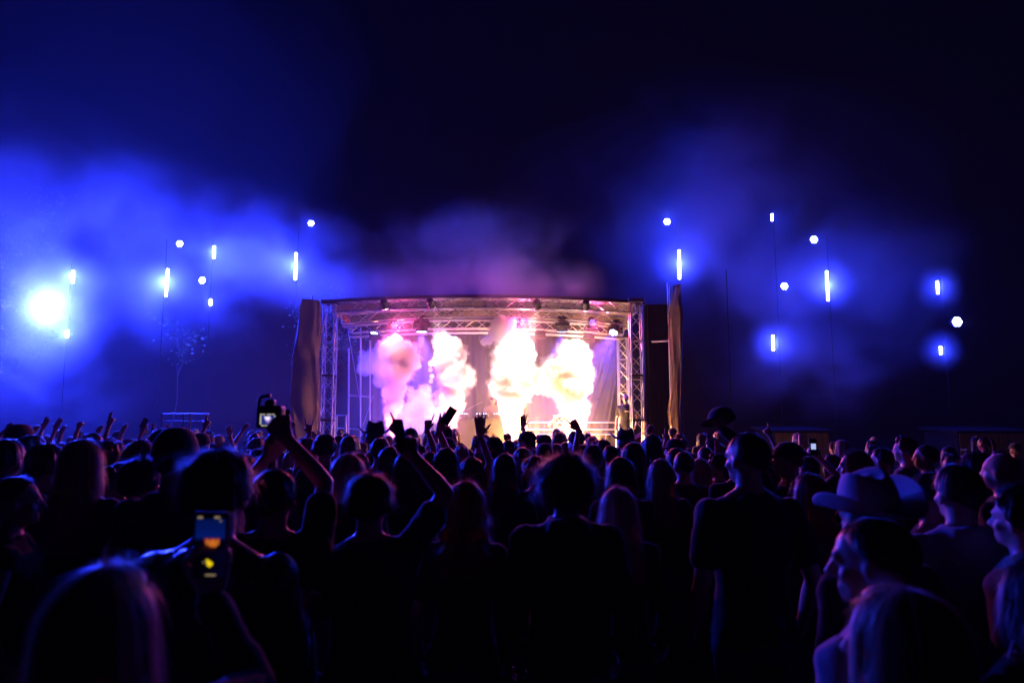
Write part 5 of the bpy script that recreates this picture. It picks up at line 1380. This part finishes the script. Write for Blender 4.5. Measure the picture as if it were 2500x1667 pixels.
# ---------------------------------------------------------------- barrier and kiosks
A, B = P(396, 1010, 15.9), P(512, 1010, 15.9); o0 = Vector(((A.x + B.x) / 2, 15.9, 0)); wd = B.x - A.x
t = empty('barrier', o0, label='thin steel barrier rail behind the left crowd', cat='barrier')
for z, mt in ((A.z, 'alu'), (A.z - 0.17, 'black_metal')): rod('rail', (-wd / 2, 0, z), (wd / 2, 0, z), 0.014, M[mt], t)
for x in (-wd / 2, -0.06, 0.10, wd / 2): rod('post', (x, 0, 0), (x, 0, A.z), 0.02, M['black_metal'], t)
def kiosk(px0, px1, ytop, Y, label):
    A, B = P(px0, ytop, Y), P(px1, ytop, Y); w = B.x - A.x; o0 = Vector(((A.x + B.x) / 2, Y, 0)); hgt = A.z
    t = empty('kiosk', o0, label=label, cat='kiosk'); nb = 8; bw = w / nb
    bm_ = MB().box((0, 0, 0), (bw - 0.012, 0.03, hgt - 0.1)).mesh('board', M['wood'])
    for k in range(nb): link_mesh('board', bm_, t, Matrix.Translation((-w / 2 + bw * (k + .5), 0.004 * (k % 3), (hgt - 0.1) / 2)))
    for sx in (-1, 1): MB().box((sx * (w / 2 + 0.015), 0.8, (hgt - 0.1) / 2), (0.03, 1.6, hgt - 0.1)).build('side_wall', M['mast'], t)
    MB().box((0, 0.8, hgt - 0.04), (w + 0.3, 1.9, 0.08), Matrix.Rotation(0.05, 3, 'X')).build('roof', M['mast'], t)
    MB().box((0, -0.16, 1.05), (w, 0.28, 0.05)).build('counter', M['wood'], t)
    return t
kiosk(1892, 2022, 1046, 20.5, 'dim brown wooden kiosk right of the thin bare pole')
kiosk(2340, 2530, 1047, 20.0, 'dim brown wooden kiosk at the right edge')

# ---------------------------------------------------------------- trees
def leaf_mesh(name, pts, size, rng, mat):
    vs, fs = [], []
    for p in pts:
        a = Vector((rng.gauss(0, 1), rng.gauss(0, 1), rng.gauss(0, .6) - .3)).normalized(); b = a.cross(Vector((rng.gauss(0, 1), rng.gauss(0, 1), rng.gauss(0, 1)))).normalized(); c = a.cross(b)
        s = size * rng.uniform(.6, 1.25); k = len(vs)
        vs += [p, p + a * s * .35 + b * s * .32 + c * s * .08, p + a * s * .7 + b * s * .25 + c * s * .06, p + a * s, p + a * s * .7 - b * s * .25 + c * s * .06, p + a * s * .35 - b * s * .32 + c * s * .08]
        fs += [(k, k + 1, k + 2, k + 3), (k, k + 3, k + 4, k + 5)]
    m = bpy.data.meshes.new(name); m.from_pydata([tuple(v) for v in vs], [], fs); m.materials.append(mat); return m
def tree(name, px, Y, crown, nleaf, size, label, seed, trunk_r=0.09, limbs=14, lean=0.0, per=26):
    """crown: list of (px, py, r metres)"""
    rng = random.Random(seed); b = Vector((P(px, 1000, Y).x, Y, 0)); t = empty(name, b, label=label, cat='tree')
    cs = [(P(x, y, Y) - b, r) for x, y, r in crown]; top = max(c.z + r * .4 for c, r in cs); mean = sum((c for c, r in cs), Vector()) / len(cs)
    path = [Vector((0, 0, 0))]
    for k in range(1, 7): u = k / 6; path.append(Vector((mean.x * u * u * .8 + 0.06 * rng.uniform(-1, 1), 0.06 * rng.uniform(-1, 1), top * .92 * u)))
    mb = MB()
    for k in range(6): mb.tube(path[k], path[k + 1], trunk_r * (1 - k / 6.6), trunk_r * (1 - (k + 1) / 6.6), 8)
    mb.build('trunk', M['bark'], t)
    tips = []
    for k in range(limbs):
        c, r = rng.choice(cs)
        v = Vector((rng.gauss(0, 1), rng.gauss(0, 1), rng.gauss(0, 1))).normalized() * r * rng.uniform(.45, 1.0) ; e = c + v
        z = max(0.5, min(top * .9, e.z - rng.uniform(.2, .6) * r)); s_ = path[min(5, int(z / (top * .92) * 6))]
        s_ = path[0].lerp(path[6], 0) if False else s_
        mid = s_.lerp(e, .5) + Vector((0, 0, .1 * r))
        lm = MB().tube(s_, mid, trunk_r * .32, trunk_r * .2, 6); lm.tube(mid, e, trunk_r * .2, trunk_r * .06, 6); lm.build('limb', M['bark'], t)
        tips += [e, mid.lerp(e, .6)]
    pts = []
    while len(pts) < nleaf:
        tp = rng.choice(tips); sg_ = rng.uniform(.12, .30)
        r0 = max(.12, min(r for c, r in cs) * .45)
        cl = tp + Vector((rng.gauss(0, r0), rng.gauss(0, r0), rng.gauss(0, r0 * .8)))
        for _ in range(rng.randint(per // 3, per)): pts.append(cl + Vector((rng.gauss(0, sg_), rng.gauss(0, sg_), rng.gauss(0, sg_ * .7))))
    o = link_mesh('crown', leaf_mesh('crown', pts, size, rng, M['leaf']), t)
    return t
tree('leafy_tree', -40, 24.5, [(10, 560, 1.5), (60, 520, 1.1), (20, 720, 1.4), (-60, 640, 2.2), (30, 860, 1.2), (-20, 900, 1.4), (-80, 820, 2.0), (70, 600, .8)], 4200, 0.15, 'large leafy tree cut off by the left edge', 1, 0.16, 34)
tree('sapling', 426, 23.0, [(428, 800, .48), (455, 815, .50), (415, 840, .36), (475, 830, .26), (468, 862, .26), (415, 775, .3)], 150, 0.14, 'slender sapling with sparse lit leaves under the longest left led bar', 2, 0.022, 16, per=6)
tree('leafy_tree', 790, 25.0, [(805, 855, .75), (770, 860, .6), (835, 850, .6), (800, 760, .9)], 1500, 0.13, 'tree behind the left stage tower with blue-lit leaves', 3, 0.14, 26)
